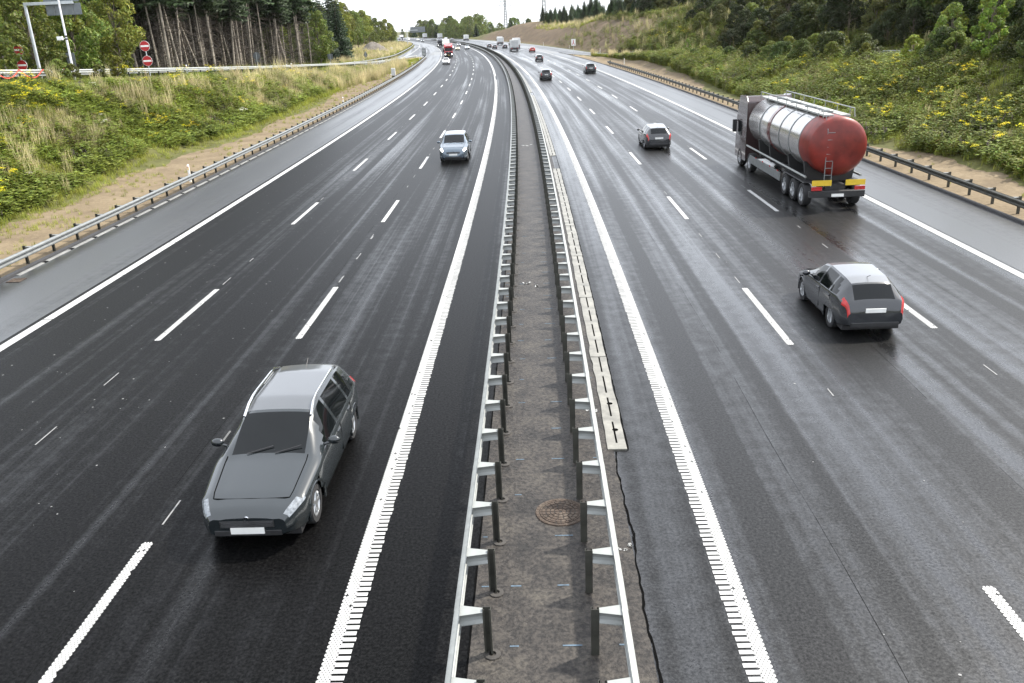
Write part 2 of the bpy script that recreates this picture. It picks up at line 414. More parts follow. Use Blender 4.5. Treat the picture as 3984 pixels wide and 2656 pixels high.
def strip(name, s0, s1, ul, ur, z, mat, step=2.0, nu=1, kind='structure', parent=None):
    """a sheet along the road; ul, ur, z may be functions of s"""
    s = np.arange(s0, s1+step*.5, step); fu = lambda f: (f(s) if callable(f) else np.full(len(s), float(f)))
    a, b, zz = fu(ul), fu(ur), fu(z)
    k = np.linspace(0, 1, nu+1); U = a[:, None]*(1-k)+b[:, None]*k; S = np.repeat(s[:, None], nu+1, 1)
    X, Y = PA(S, U); Z = np.repeat(zz[:, None], nu+1, 1)
    V = np.stack([X, Y, Z], -1).reshape(-1, 3); I = np.arange(len(V)).reshape(len(s), nu+1)
    F = np.stack([I[:-1, :-1], I[:-1, 1:], I[1:, 1:], I[1:, :-1]], -1).reshape(-1, 4)
    o = link(name, np_mesh(name, V, F, mat, uv=np.stack([U, S], -1).reshape(-1, 2)), parent)
    if kind: o['kind'] = kind
    return o
fl = lambda pts, d=0.0: (lambda s: ip(s, pts)+d)
LEFTC = strip('left_carriageway', -60, 1500, -12.7, 1.92, 0.0, M['asph_l'], 4, 2)
RIGHTC = strip('right_carriageway', -60, 1500, 5.55, 18.62, 0.0, M['asph_r'], 4, 2)
strip('left_shoulder', -60, 1500, -16.5, -12.7, 0.0, M['asph_sh'], 4, 1)
strip('right_shoulder', -60, 1500, 18.62, 22.0, 0.0, M['asph_sh'], 4, 1)
strip('median_shoulder', -60, 1500, 4.42, 5.55, 0.0, M['asph_ms'], 4, 1)
MED = strip('median_strip', -60, 1500, 1.921, 4.419, .012, M['median'], 4, 2)
strip('left_slip_road', -60, 262, fl(L_OUT, 1.0), fl(L_NEAR, -.7), fl(L_Z, .004), M['asph_ramp'], 2, 2)
strip('exit_lane', 262, 660, lambda s: ip(s, L_OUT)+.7, -16.501, lambda s: np.zeros(len(s))-.002, M['asph_ramp'], 4, 2)
strip('right_slip_road', -60, 251, fl(R_NEAR, .3), fl(R_OUT, -.2), fl(R_Z, .004), M['asph_ramp'], 2, 2)
strip('entry_lane', 251, 760, 22.001, lambda s: ip(s, R_OUT)-.2, lambda s: np.zeros(len(s))-.004, M['asph_ramp'], 4, 2)
def sandy(name, s0, s1, a, b, seed):
    """bare sandy verge with an uneven outer edge"""
    s = np.arange(s0, s1, .5); r = np.random.default_rng(seed)
    w_ = np.convolve(r.normal(0, 1, len(s)+40), np.ones(9)/9, 'same')[20:-20]*.8 + np.sin(s*.17)*.5 + np.sin(s*.043+1)*.6
    k = np.linspace(0, 1, 7); out = b(s)+w_*(1 if b(s)[0] > 0 else -1)
    U = np.full(len(s), a)[:, None]*(1-k)+out[:, None]*k; S = np.repeat(s[:, None], 7, 1)
    Z = np.maximum(terrain(S, U)+.035, -.012)+.018*np.sin(S*1.9+U*2)*np.minimum(1, k*3)*(1-k) + .012*np.sin(S*4.3-U*5)*k*(1-k)*4
    Z[:, -1] = terrain(S, U)[:, -1]-.03
    X, Y = PA(S, U); V = np.stack([X, Y, Z], -1).reshape(-1, 3); I = np.arange(len(V)).reshape(len(s), 7)
    F = np.stack([I[:-1, :-1], I[:-1, 1:], I[1:, 1:], I[1:, :-1]], -1).reshape(-1, 4)
    link(name, np_mesh(name, V, F, M['sand'], smooth=True))['kind'] = 'structure'
sandy('left_sand_verge', 10, 262, -16.85, lambda s: np.maximum(ip(s, [(0, -22.2), (45, -22), (62, -23.5), (75, -21.8), (110, -22.4), (150, -22.6), (200, -20.2), (262, -18.2)]), ip(s, L_NEAR)+.8), 3)
sandy('right_sand_verge', 10, 236, 22.3, lambda s: np.minimum(ip(s, [(0, 26), (45, 26.2), (54, 24.9), (66, 24.6), (110, 26.4), (160, 28), (236, 24)]), ip(s, R_NEAR)-.2), 4)

def ext(mb, prof, ss, u0, z0, closed=True):
    """extrude a closed (du, z) profile along the road"""
    n = len(prof); b = len(mb.v)
    for s in ss:
        for du, z in prof:
            x, y = PA(s, u0+du); mb.v.append((float(x), float(y), z+z0))
    for i in range(len(ss)-1):
        for k in range(n if closed else n-1):
            mb.f.append((b+i*n+k, b+i*n+(k+1) % n, b+(i+1)*n+(k+1) % n, b+(i+1)*n+k)); mb.m.append(mb.mi)
    if closed:
        mb.f.append(tuple(range(b, b+n))); mb.f.append(tuple(range(b+(len(ss)-1)*n+n-1, b+(len(ss)-1)*n-1, -1))); mb.m += [mb.mi]*2
# kerbs: a raised bitumen edge and, on the left, pale gutter stones with dark inlets between them
for nm, u0, lab in (('left_kerb', -16.84, ''), ('right_kerb', 22.0, '')):
    mb = MB(); ext(mb, [(0, -.1), (.3, -.1), (.26, .07), (.06, .08)], np.arange(10, 262, 3.0), u0, 0)
    k = mb.build(nm, M['kerbdark']); k['kind'] = 'structure'
    if nm == 'left_kerb':
        s = 30.0
        while s < 150:
            mb = MB(); ext(mb, [(0, .0), (.16, .0), (.14, .018), (.02, .03)], np.linspace(s, s+1.78, 3), -16.53, 0); mb.build('gutter_stone', M['kerbpale'], k)
            mb = MB(); ext(mb, [(0, .0), (.17, .0), (.15, .012), (.02, .014)], np.linspace(s+1.79, s+2.05, 2), -16.53, 0); mb.build('gutter_inlet', M['black'], k)
            s += 2.06

# ------------------------------------------------------------------ road markings (parts of the carriageways)
def quad_strip(mb, s0, s1, u0, u1, z=.006, step=2.5):
    n = max(1, int((s1-s0)/step)); ss = np.linspace(s0, s1, n+1)
    for i in range(n):
        mb.face([(*map(float, PA(ss[i], u0)), z), (*map(float, PA(ss[i], u1)), z), (*map(float, PA(ss[i+1], u1)), z), (*map(float, PA(ss[i+1], u0)), z)])
def dots(mb, s0, s1, u0, u1, z=.006):
    """profiled marking: rows of raised hexagonal studs with dark gaps between them"""
    px = (u1-u0)/3.5; py = .042; i = 0; s = s0+py/2
    rr = random.Random(int(s0*10))
    while s < s1:
        for j in range(4 if i % 2 else 3):
            u = u0+px*(.25+(0 if i % 2 else .5)+j)
            if rr.random() < .985:
                pts = []
                for k in range(6):
                    t = math.pi/3*k; x, y = PA(s+math.sin(t)*py*.84, u+math.cos(t)*px*.44); pts.append((float(x), float(y), z))
                mb.face(pts)
        s += py; i += 1
def dashed(par, u, s_end, w=.15):
    k = 0
    while s_end+15*k < 560:
        b = s_end+15*k; a = b-5
        if b > 6:
            mb = MB()
            if a < 34: dots(mb, a, b, u-w*.60, u+w*.60)
            else: quad_strip(mb, a, b, u-w*.58, u+w*.58)
            mb.build('lane_dash', M['paint'], par)
        k += 1
dashed(LEFTC, -3.81, 12.1); dashed(LEFTC, -7.95, 12.3)
dashed(RIGHTC, 9.53, 10.5); dashed(RIGHTC, 13.62, 11.4)
def premarks(par, lines, seed):
    mb = MB(); r = random.Random(seed)
    for u, s_end in lines:
        for k in range(0, 9):
            b = s_end+15*k
            for d in (.55, 3.6, 6.8):
                if r.random() < .85:
                    l = r.uniform(.35, .9); uu = u+r.uniform(-.03, .03)
                    quad_strip(mb, b+d, b+d+l, uu-.016, uu+.016, .005)
    tag(mb.build('layout_marks', M['paint_old'], par), kind='stuff')
premarks(LEFTC, ((-3.81, 12.1), (-7.95, 12.3), (-3.81, -2.9)), 1); premarks(RIGHTC, ((9.53, 10.5), (13.62, 11.4)), 2)
s = 9.6
while s < 560:
    mb = MB(); quad_strip(mb, s, s+4.95, -12.53, -12.22); mb.build('edge_line', M['paint'], LEFTC); s += 5.0
s = 6.0
while s < 560:
    mb = MB(); quad_strip(mb, s, s+20, 18.2, 18.5, .006, 4); mb.build('edge_line', M['paint'], RIGHTC); s += 20
for par, c, sg in ((LEFTC, 0.0, 1), (RIGHTC, 5.86, -1)):
    mb = MB(); dots(mb, 5.5, 30, c-.09, c+.09); tag(mb.build('edge_line_studs', M['paint'], par), kind='stuff')
    mb = MB(); s = 5.5; r = random.Random(4)
    while s < 140:
        j = r.uniform(-.012, .012); a, b = c+sg*.093, c+sg*(.275+j)
        quad_strip(mb, s, s+.083+r.uniform(-.006, .006), min(a, b), max(a, b), .007, 9); s += .126
    tag(mb.build('rumble_bars', M['paint'], par), kind='stuff')
    s = 30.0
    while s < 560:
        mb = MB(); a, b = sorted((c-sg*.09, c+sg*(.09 if s < 138 else .25))); quad_strip(mb, s, s+20, a, b, .006, 4)
        mb.build('edge_line', M['paint'], par); s += 20
def wear(par, u0, u1, seed, n):
    r = random.Random(seed); mb = MB()
    for u in np.arange(u0, u1, 3.9):                      # paving seams
        ss = np.arange(5, 260, 1.5); uu = [u+.02*math.sin(x*.7)+r.uniform(-.006, .006) for x in ss]
        for k in range(len(ss)-1):
            if r.random() < .45: continue
            w_ = r.uniform(.0012, .0035); mb.face([(*map(float, PA(ss[k], uu[k]-w_)), .003), (*map(float, PA(ss[k], uu[k]+w_)), .003), (*map(float, PA(ss[k+1], uu[k+1]+w_)), .003), (*map(float, PA(ss[k+1], uu[k+1]-w_)), .003)])
    tag(mb.build('paving_seam', M['black'], par), kind='stuff')
    mb = MB()
    for k in range(n):                                     # pale chips and grit knocked onto the road
        s = 8+70*r.random()**1.2; u = r.gauss(u0+(u1-u0)*.25, (u1-u0)*.22); a = r.uniform(.008, .028)*(1+s/60)
        if not u0 < u < u1: continue
        x, y = PA(s, u); x, y = float(x), float(y); t = r.uniform(0, 6.3); mb.face([(x+a*math.cos(t+q)*r.uniform(.5, 1), y+a*math.sin(t+q)*r.uniform(.5, 1), .0042) for q in (0, 1.3, 2.5, 3.6, 5)])
    tag(mb.build('stone_chips', M['paint_old'], par), kind='stuff')
wear(LEFTC, -11.9, -.5, 3, 380); wear(RIGHTC, 7.6, 18, 5, 90)
# slip road edge lines
def free_line(name, s0, s1, uf, w, zf, par, step=4.0):
    mb = MB(); ss = np.arange(s0, s1+.1, step)
    for a, b in zip(ss[:-1], ss[1:]):
        za, zb = float(zf(a)), float(zf(b))
        mb.face([(*map(float, PA(a, uf(a)-w)), za), (*map(float, PA(a, uf(a)+w)), za), (*map(float, PA(b, uf(b)+w)), zb), (*map(float, PA(b, uf(b)-w)), zb)])
    mb.build(name, M['paint'], par)
for par, a, b, uf, zf in ((bpy.data.objects['left_slip_road'], 60, 262, lambda s: ip(s, L_NEAR)-1.5, lambda s: ip(s, L_Z)+.012), (bpy.data.objects['left_slip_road'], 60, 262, lambda s: ip(s, L_OUT)+2.6, lambda s: ip(s, L_Z)+.012),
                          (bpy.data.objects['exit_lane'], 262, 640, lambda s: ip(s, L_OUT)+2.6+.8*float(sst(262, 300, np.array(s))), lambda s: .006), (bpy.data.objects['right_slip_road'], 60, 251, lambda s: ip(s, R_NEAR)+.8, lambda s: ip(s, R_Z)+.012),
                          (bpy.data.objects['right_slip_road'], 60, 251, lambda s: ip(s, R_OUT)-1.6, lambda s: ip(s, R_Z)+.012), (bpy.data.objects['entry_lane'], 251, 640, lambda s: ip(s, R_OUT)-1.6, lambda s: .006)):
    free_line('edge_line', a, b, uf, .15, zf, par)
mb = MB()      # pale chevron field in the two gores
for i in range(12):
    s = 287+i*5.0; quad_strip(mb, s, s+2.6, -16.3+i*.16, -12.8, .006, 9)
tag(mb.build('gore_chevron', M['paint_old'], LEFTC), kind='stuff')
mb = MB()
for i in range(16):
    s = 254+i*5; quad_strip(mb, s, s+2.7, 18.7, 21.9-i*.17, .006, 9)
tag(mb.build('gore_chevron', M['paint_old'], RIGHTC), kind='stuff')

# ------------------------------------------------------------------ median furniture: drain slabs, tar seam, manhole, paint marks
def slab(s0, L, holes=False):
    mb = MB(); a, b, c, d = 4.30, 4.485, 4.525, 4.69; rr = random.Random(int(s0*7)); j = rr.uniform(-.012, .012)
    for ua, ub in ((a+j, b), (c, d)):
        ss = np.linspace(s0, s0+L-.015, 13); b0 = len(mb.v)
        for x in ss:
            va = ua+(rr.uniform(-.022, .022) if ua < b-.05 else 0); vb = ub+(rr.uniform(-.018, .012) if ub > c+.05 else 0)
            for uu, z in ((va, 0), (vb, 0), (vb, .034), (va, .034)): px, py = PA(x, uu); mb.v.append((float(px), float(py), z+rr.uniform(-.002, .002)))
        for i in range(12):
            for k in range(4): mb.f.append((b0+i*4+k, b0+i*4+(k+1) % 4, b0+(i+1)*4+(k+1) % 4, b0+(i+1)*4+k)); mb.m.append(0)
        mb.f.append((b0, b0+1, b0+2, b0+3)); mb.f.append((b0+51, b0+50, b0+49, b0+48)); mb.m += [0, 0]
    p = L/4
    for i in range(4):
        ext(mb, [(b-.001, .0), (c+.001, .0), (c+.001, .0335), (b-.001, .0335)], np.linspace(s0+i*p, s0+i*p+.26, 2), 0, 0)
    o = mb.build('drain_slab', M['slab'], MED)
    mb = MB(); quad_strip(mb, s0, s0+L, b-.01, c+.01, .015, 2); mb.build('drain_slot', M['black'], o)
    if holes:
        for hs in (.85, 2.15):
            x, y = PA(s0+hs, 4.53); mb = MB(); mb.face([(float(x)+.065*math.cos(t), float(y)+.065*math.sin(t), .0358) for t in np.linspace(0, 2*math.pi, 15)[:-1]]); mb.build('grate_hole', M['black'], o)
i = 0; s = 15.0
while s < 175:
    if 49.5 < s < 55: s = 55.2
    if 104 < s < 109: s = 110
    slab(s, 4.97, i == 0); s += 5.0; i += 1
def seam(s0, s1, uf, seed, w=.05):
    mb = MB(); r = random.Random(seed); ss = np.arange(s0, s1, .12); pa = [uf(x)-w*r.uniform(.1, .9) for x in ss]; pb = [uf(x)+w*r.uniform(.3, 1.3) for x in ss]
    for k in range(len(ss)-1):
        mb.face([(*map(float, PA(ss[k], pa[k])), .016), (*map(float, PA(ss[k], pb[k])), .016), (*map(float, PA(ss[k+1], pb[k+1])), .016), (*map(float, PA(ss[k+1], pa[k+1])), .016)])
    tag(mb.build('tar_seam', M['black'], MED), kind='stuff')
seam(15, 110, lambda s: 4.705, 1, .022); seam(4, 15, lambda s: 4.44+.02*math.sin(s*1.7)+.012*math.sin(s*4.3)+.008*math.sin(s*11), 2, .026); seam(4, 160, lambda s: 1.90, 3, .016)
# manhole
mh = thing('manhole_cover', 'rusty round cast iron manhole cover set in the concrete median beside the right posts', 'manhole', tuple(P(12.75, 3.28, .012)))
mb = MB(); mb.lathe([(.44, 0), (.44, .012), (.375, .014), (.375, .004)], n=36); mb.build('frame', M['iron'], mh)
mb = MB(); mb.lathe([(.37, .002), (.37, .010), (0.0, .012)], n=36)
mb.build('lid', M['iron_dark'], mh)
lid = MB()
def arcblock(r0, r1, a0, a1, z0, z1):
    q = lambda r, a, z: (r*math.cos(a), r*math.sin(a), z); am = (a0+a1)/2
    for b0, b1 in ((a0, am), (am, a1)): lid.hexa([q(r0, b0, z0), q(r1, b0, z0), q(r1, b1, z0), q(r0, b1, z0), q(r0, b0, z1), q(r1, b0, z1), q(r1, b1, z1), q(r0, b1, z1)])
for r0, r1, nseg in ((.03, .10, 6), (.115, .175, 10), (.19, .25, 14), (.265, .325, 20), (.335, .362, 28)):
    for k in range(nseg): arcblock(r0, r1, 2*math.pi*(k+.08)/nseg, 2*math.pi*(k+.92)/nseg, .010, .021)
for k in range(30): arcblock(.385, .432, 2*math.pi*(k+.1)/30, 2*math.pi*(k+.9)/30, .012, .018)
lid.build('raised_pattern', M['iron'], mh)
# gully grating beside the left kerb
gg = thing('gully_grate', 'small rusty gully grate in the asphalt at the left kerb', 'drain grate', tuple(P(29.3, -16.1, .004)), float(th(29.3)))
mb = MB(); mb.box(-.25, .25, -.25, -.21, 0, .02).box(-.25, .25, .21, .25, 0, .02).box(-.25, -.21, -.209, .209, 0, .02).box(.21, .25, -.209, .209, 0, .02); mb.build('frame', M['iron'], gg)
mb = MB()
for k in range(7): mb.box(-.18+k*.06-.015, -.18+k*.06+.015, -.208, .208, .003, .017)
mb.build('bars', M['iron'], gg)
# white surveyors' scribbles and blue dashes sprayed on the median
def scribble(s, u, k, seed):
    r = random.Random(seed); mb = MB()
    for g in range(3):
        pts = []; cs, cu = s+r.uniform(-.25, .25)*k, u+g*.16*k
        for i in range(7): pts.append((cs+r.uniform(-.14, .14)*k, cu+r.uniform(-.07, .07)*k))
        for (a, b), (c, d) in zip(pts[:-1], pts[1:]):
            n = math.hypot(c-a, d-b) or 1; nx, ny = (d-b)/n*.018*k, -(c-a)/n*.018*k
            q = [PA(a+nx, b+ny), PA(a-nx, b-ny), PA(c-nx, d-ny), PA(c+nx, d+ny)]; mb.face([(float(x), float(y), .0185+.0004*i+.0012*g) for x, y in q])
    mb.build('spray_mark', M['paint'], MED)
scribble(26.5, 2.58, 1.1, 2); scribble(60.5, 2.6, 1.8, 5); scribble(11.7, 4.2, .55, 8); scribble(16.9, 4.0, .6, 9)
_blue = MB()
_r = random.Random(6)
for i in range(60):
    s = 8.0+i*1.333
    for u0, l, pr in ((2.45, .16, .75), (1.98, .12, .45), (3.18, .28, .85), (3.98, .2, .5)):
        if _r.random() < pr:
            u = u0+_r.uniform(-.04, .04); l2 = l*_r.uniform(.6, 1.1); quad_strip(_blue, s+.02, s+.05, u, u+l2, .017, 9)
tag(_blue.build('marker_dashes', M['blue'], MED), kind='stuff')

# ------------------------------------------------------------------ guard rails
WB = [(-.083, .44), (-.083, .452), (-.015, .478), (0, .492), (0, .535), (-.015, .55), (-.083, .578), (-.083, .612), (-.015, .64), (0, .655), (0, .698), (-.015, .712), (-.083, .738), (-.083, .75)]
def post_meshes(key, mpost, mbr):
    mb = MB(); t = .006     # C section, open to -y, long side along x
    mb.box(-.055, .055, .024, .030, -.25, .755).box(-.055, -.049, -.03, .0238, -.25, .755).box(.049, .055, -.03, .0238, -.25, .755)
    mb.box(-.0488, -.030, -.030, -.024, -.25, .755).box(.030, .0488, -.030, -.024, -.25, .755)
    post = mb.mesh('post', mpost)
    mb = MB()               # spacer from the rail (+x) back to the post: tapering top and bottom plates and a curved web
    for z in (.715, .545):
        mb.hexa([(.056, -.05, z), (.36, -.11, z), (.36, .11, z), (.056, .05, z), (.056, -.05, z+.006), (.36, -.11, z+.006), (.36, .11, z+.006), (.056, .05, z+.006)])
    for i in range(4):
        za, zb = .551+i*.041, .551+(i+1)*.041; da, db = .04*math.sin(i/4*math.pi), .04*math.sin((i+1)/4*math.pi)
        mb.hexa([(.056, -.045+da, za), (.36, -.095+da, za), (.36, -.089+da, za), (.056, -.039+da, za), (.056, -.045+db, zb), (.36, -.095+db, zb), (.36, -.089+db, zb), (.056, -.039+db, zb)])
    return post, mb.mesh('spacer', mbr)
def guard_rail(label, uf, zf, s0, s1, face, traffic, sp, mats, indiv, end_down=None, footing=False, group=None, beam=4.0, ph=0.0):
    """face: +1 the beam faces right (traffic on the right), -1 left"""
    mbeam, mpost, mbr = mats
    base = P(s0, float(uf(s0)), float(zf(s0))); t = thing('guard_rail', label, 'guard rail', tuple(base), 0, group)
    ss = np.arange(s0, s1-.01, beam)
    nb = 0; rest = None
    for a in ss:
        b = min(a+beam, s1); mb = MB(); q = np.linspace(a, b, 5 if a < 60 else 3)
        tgt = mb if nb < 290 else (rest := rest or MB())
        n = len(WB); b0 = len(tgt.v); lap = .004*(nb % 2)
        for x in q:
            zz = float(zf(x)); dz = 0.0
            if end_down: dz = -.62*float(sst(end_down[0], end_down[1], np.array(x)))
            for du, z in WB:
                px, py = PA(x, float(uf(x))+face*(du+lap)); tgt.v.append((float(px)-base.x, float(py)-base.y, z+zz+dz-base.z))
        for i in range(len(q)-1):
            for k in range(n-1):
                tgt.f.append((b0+i*n+k, b0+i*n+k+1, b0+(i+1)*n+k+1, b0+(i+1)*n+k)); tgt.m.append(0)
        if tgt is mb: mb.build('beam', mbeam, t, smooth=True)
        nb += 1
    if rest: tag(rest.build('far_beams', mbeam, t, smooth=True), kind='stuff')
    post, spc = post_meshes(label, mpost, mbr); far = MB()
    k = 0; x = s0+ph
    fm = None
    if footing:
        mb = MB(); mb.lathe([(.115, 0), (.11, .006), (.05, .012)], n=11); fm = mb.mesh('footing', M['footing'])
    while x < s1:
        if end_down and abs(x-end_down[1]) < abs(x-end_down[0]) and sst(end_down[0], end_down[1], np.array(x)) > .5: x += sp; continue
        u = float(uf(x)); zz = float(zf(x)); p = P(x, u-face*.44, zz)-base; ang = float(th(x))
        if k < indiv:
            o = link('post', post, t); o.location = p; o.rotation_euler = (0, 0, ang + (0 if traffic < 0 else math.pi))
            q = link('spacer', spc, t); q.location = p; q.rotation_euler = (0, 0, ang)
            if face < 0: q.scale = (-1, 1, 1)
            if fm and k < 40:
                f = link('footing', fm, t); f.location = p+Vector((.05*face*-1, -.03, .012)); f.rotation_euler = (0, 0, k*1.3)
        else:
            c = Vector((math.cos(ang), math.sin(ang), 0)); d = Vector((-math.sin(ang), math.cos(ang), 0))
            for (a0, a1, y0, y1, z0, z1) in ((-.055, .055, -.03, .03, -.1, .75), (.06, .36, -.08, .08, .56, .72)):
                a0, a1 = (a0, a1) if face > 0 else (-a1, -a0)
                far.hexa([tuple(p+c*xx+d*yy+Vector((0, 0, z))) for z in (z0, z1) for xx, yy in ((a0, y0), (a1, y0), (a1, y1), (a0, y1))])
        k += 1; x += sp
    if far.v: tag(far.build('far_posts', mpost, t), kind='stuff')
    return t
zero = lambda s: 0.0
cst = lambda v: (lambda s: v)
GR = 'steel guard rails along the motorway and its slip roads'
guard_rail('steel guard rail edging the left side of the concrete median strip', cst(1.75), cst(.012), 5.24, 640, -1, -1, 1.333, (M['galv_light'], M['galv_dark'], M['bracket']), 200, None, True, GR)
guard_rail('steel guard rail edging the right side of the median strip beside the drain slabs', cst(4.08), cst(.012), 5.2, 640, 1, 1, 1.333, (M['galv_light'], M['galv_dark'], M['bracket']), 200, None, False, GR)
guard_rail('steel guard rail on the sandy verge left of the left carriageway', cst(-16.62), cst(-.04), 23.8, 258, 1, -1, 2.0, (M['galv'], M['galv_dark'], M['galv']), 110, (254, 258), False, GR)
RS = lambda s: 22.42 + 1.6*float(sst(172, 178, np.array(s)))
guard_rail('dark steel guard rail on the sandy verge right of the right carriageway', RS, cst(-.04), 24.4, 178, -1, 1, 2.0, (M['galv_dark'], M['galv_dark'], M['galv']), 90, (173, 178), False, GR)
guard_rail('pale steel guard rail above the flowery bank at the left slip road', lambda s: ip(s, L_NEAR), lambda s: ip(s, L_Z)+.06, 40, 255, 1, -1, 2.0, (M['galv_bright'], M['galv_dark'], M['galv']), 110, None, False, GR)
guard_rail('bluish steel guard rail on the far side of the left slip road below the trees', lambda s: ip(s, L_OUT), lambda s: ip(s, L_Z), 70, 640, 1, -1, 2.0, (M['galv_light'], M['galv_dark'], M['galv']), 140, None, False, GR)
guard_rail('dark steel guard rail on the far side of the right slip road below the bushes', lambda s: ip(s, R_OUT)+.3, lambda s: ip(s, R_Z), 45, 212, -1, 1, 2.0, (M['galv'], M['galv_dark'], M['galv']), 84, (206, 212), False, GR)

# ------------------------------------------------------------------ foliage
def leaves_mesh(name, lobes, n, size, base, seed, mat, up=.5, edge=.8, spread=(.62, 1.05)):
    """leaf-sized faces spread through the lobes of a crown; lobes: (x, y, z, r, zscale)"""
    r = np.random.default_rng(seed); L = np.array(lobes, float); pr = L[:, 3]**2; pr /= pr.sum()
    i = r.choice(len(L), n, p=pr); c = L[i]
    d = r.normal(0, 1, (n, 3)); d[:, 2] += .15; d /= np.linalg.norm(d, axis=1)[:, None]
    rad = c[:, 3]*r.uniform(spread[0], spread[1], n)**.7
    # smaller sprigs cluster within each lobe
    p = c[:, :3]+d*rad[:, None]*np.stack([np.ones(n), np.ones(n), c[:, 4]], 1)
    p += .10*c[:, 3][:, None]*np.sin(p[:, [1, 2, 0]]*np.array([5.1, 4.3, 4.7])/np.maximum(.5, c[:, 3][:, None])+i[:, None])
    nr = d*.9+r.normal(0, .65, (n, 3)); nr[:, 2] += up; nr /= np.linalg.norm(nr, axis=1)[:, None]
    t = np.cross(nr, r.normal(0, 1, (n, 3))); t /= np.linalg.norm(t, axis=1)[:, None]+1e-9; b = np.cross(nr, t)
    sz = size*r.uniform(.6, 1.35, n)[:, None]
    V = np.stack([p-t*sz, p-b*sz*.55+nr*sz*.12, p+t*sz, p+b*sz*.55+nr*sz*.12], 1).reshape(-1, 3)
    F = np.arange(4*n).reshape(n, 4)
    lob = r.uniform(.82, 1.2, len(L))[i]; k = lob*r.uniform(.65, 1.35, n)
    col = np.array(base)[None]*k[:, None]; col[:, 0] *= r.uniform(.85, 1.25, n); col = np.repeat(col, 4, 0)
    return np_mesh(name, V, F, mat, np.clip(col, 0, .6))
def deciduous(name, seed, H, rw, z0, base, n=5200, size=.2, nl=44, trunk_r=.16, lrr=(.15, .34)):
    """crown height H, half width rw, lowest foliage z0; returns (trunk mesh, crown mesh)"""
    r = random.Random(seed); lobes = []; tr = MB()
    top = Vector((r.uniform(-.3, .3), r.uniform(-.3, .3), H*.86))
    tr.tube([(0, 0, -.3), (top.x*.3, top.y*.3, H*.35), (top.x*.7, top.y*.7, H*.62), tuple(top)], [trunk_r*1.25, trunk_r*.8, trunk_r*.5, trunk_r*.15], 7)
    for k in range(nl):
        f = (k+.5)/nl; z = z0+(H-z0)*(f**.9); prof = math.sin(math.pi*min(1, .16+.84*f)**.8)**.7
        a = k*2.4+r.uniform(-.5, .5); rad = rw*prof*r.uniform(.45, .95); lr = rw*r.uniform(*lrr)*(1.1-.45*f)
        c = (math.cos(a)*rad, math.sin(a)*rad, min(z, H-lr*.8)); lobes.append((*c, lr, r.uniform(.65, 1.0)))
        if k % 2 == 0:
            zb = max(.3, c[2]*.62); tr.tube([(top.x*zb/H, top.y*zb/H, zb), (c[0]*.55, c[1]*.55, c[2]*.85), c], [trunk_r*.38, trunk_r*.22, .02], 5)
    lobes.append((0, 0, H-rw*.3, rw*.38, .9))
    return tr.mesh('trunk', M['bark'], True), leaves_mesh('crown', lobes, n, size, base, seed, M['leaf'])
def spruce(name, seed, H, z0, rw, base, n_lev=26, dead=0, trunk_r=.15, bark='bark_pale', deadlen=1.7):
    """a spruce: living whorls from z0 up, optional bare dead twigs below; returns trunk, twigs, crown meshes"""
    r = random.Random(seed); tr = MB(); bx, by = r.uniform(-.15, .15), r.uniform(-.15, .15)
    tr.tube([(0, 0, -.4), (bx, by, H*.4), (bx*.5, by*.5, H*.75), (0, 0, H)], [trunk_r*1.15, trunk_r*.85, trunk_r*.5, .02], 7)
    tw = MB()
    for k in range(dead):
        z = r.uniform(.8, z0+1.5); a = r.uniform(0, 2*math.pi); l = deadlen*r.uniform(.4, 1.1); c, s = math.cos(a), math.sin(a); d = r.uniform(.12, .5)
        x0, y0 = bx*z/H*1.5, by*z/H*1.5
        tw.tube([(x0, y0, z), (x0+c*l*.5, y0+s*l*.5, z-d*.15*l), (x0+c*l, y0+s*l, z-d*l)], [.026, .020, .010], 3, False)
    V, F, Cc = [], [], []; rr = np.random.default_rng(seed); base = np.array(base)
    for i in range(n_lev):
        f = i/(n_lev-1); z = z0+(H-z0)*f; L = rw*(1-f)**.85+.12; nb = max(5, int(9-3*f))
        for j in range(nb):
            a = 2*math.pi*(j+r.uniform(-.3, .3))/nb+i*.9; l = L*r.uniform(.7, 1.12); c, s = math.cos(a), math.sin(a)
            for q in range(4):                     # short hanging fans of needles along the branch
                t0, t1 = q/4, (q+1.25)/4; hw = l*(.20-.03*q)*r.uniform(.7, 1.2)+.05
                z_0 = z-.30*l*t0**1.3; z_1 = z-.30*l*t1**1.3+.10*l*(q == 3)
                dz = -hw*r.uniform(.5, 1.1)
                b = len(V)
                V += [(c*l*t0, s*l*t0, z_0), (c*l*t1-s*hw*.3, s*l*t1+c*hw*.3, z_1), (c*l*(t0+t1)*.5-s*hw, s*l*(t0+t1)*.5+c*hw, (z_0+z_1)/2+dz*.8)]
                V += [(c*l*t0, s*l*t0, z_0), (c*l*t1+s*hw*.3, s*l*t1-c*hw*.3, z_1), (c*l*(t0+t1)*.5+s*hw, s*l*(t0+t1)*.5-c*hw, (z_0+z_1)/2+dz)]
                V += [(c*l*t0, s*l*t0, z_0+.03), (c*l*t1, s*l*t1, z_1), (c*l*(t0+t1)*.5+s*hw*.3, s*l*(t0+t1)*.5-c*hw*.3, (z_0+z_1)/2+dz*1.7)]
                F += [(b, b+1, b+2), (b+3, b+5, b+4), (b+6, b+7, b+8)]
                k = r.uniform(.6, 1.4)*(.8+.5*t1); Cc += [tuple(base*k)]*9
    crown = np_mesh('crown', np.array(V), np.array(F), M['needle'], np.clip(np.array(Cc), 0, .5))
    return tr.mesh('trunk', M[bark], True), (tw.mesh('dead_branches', M['twig']) if dead else None), crown
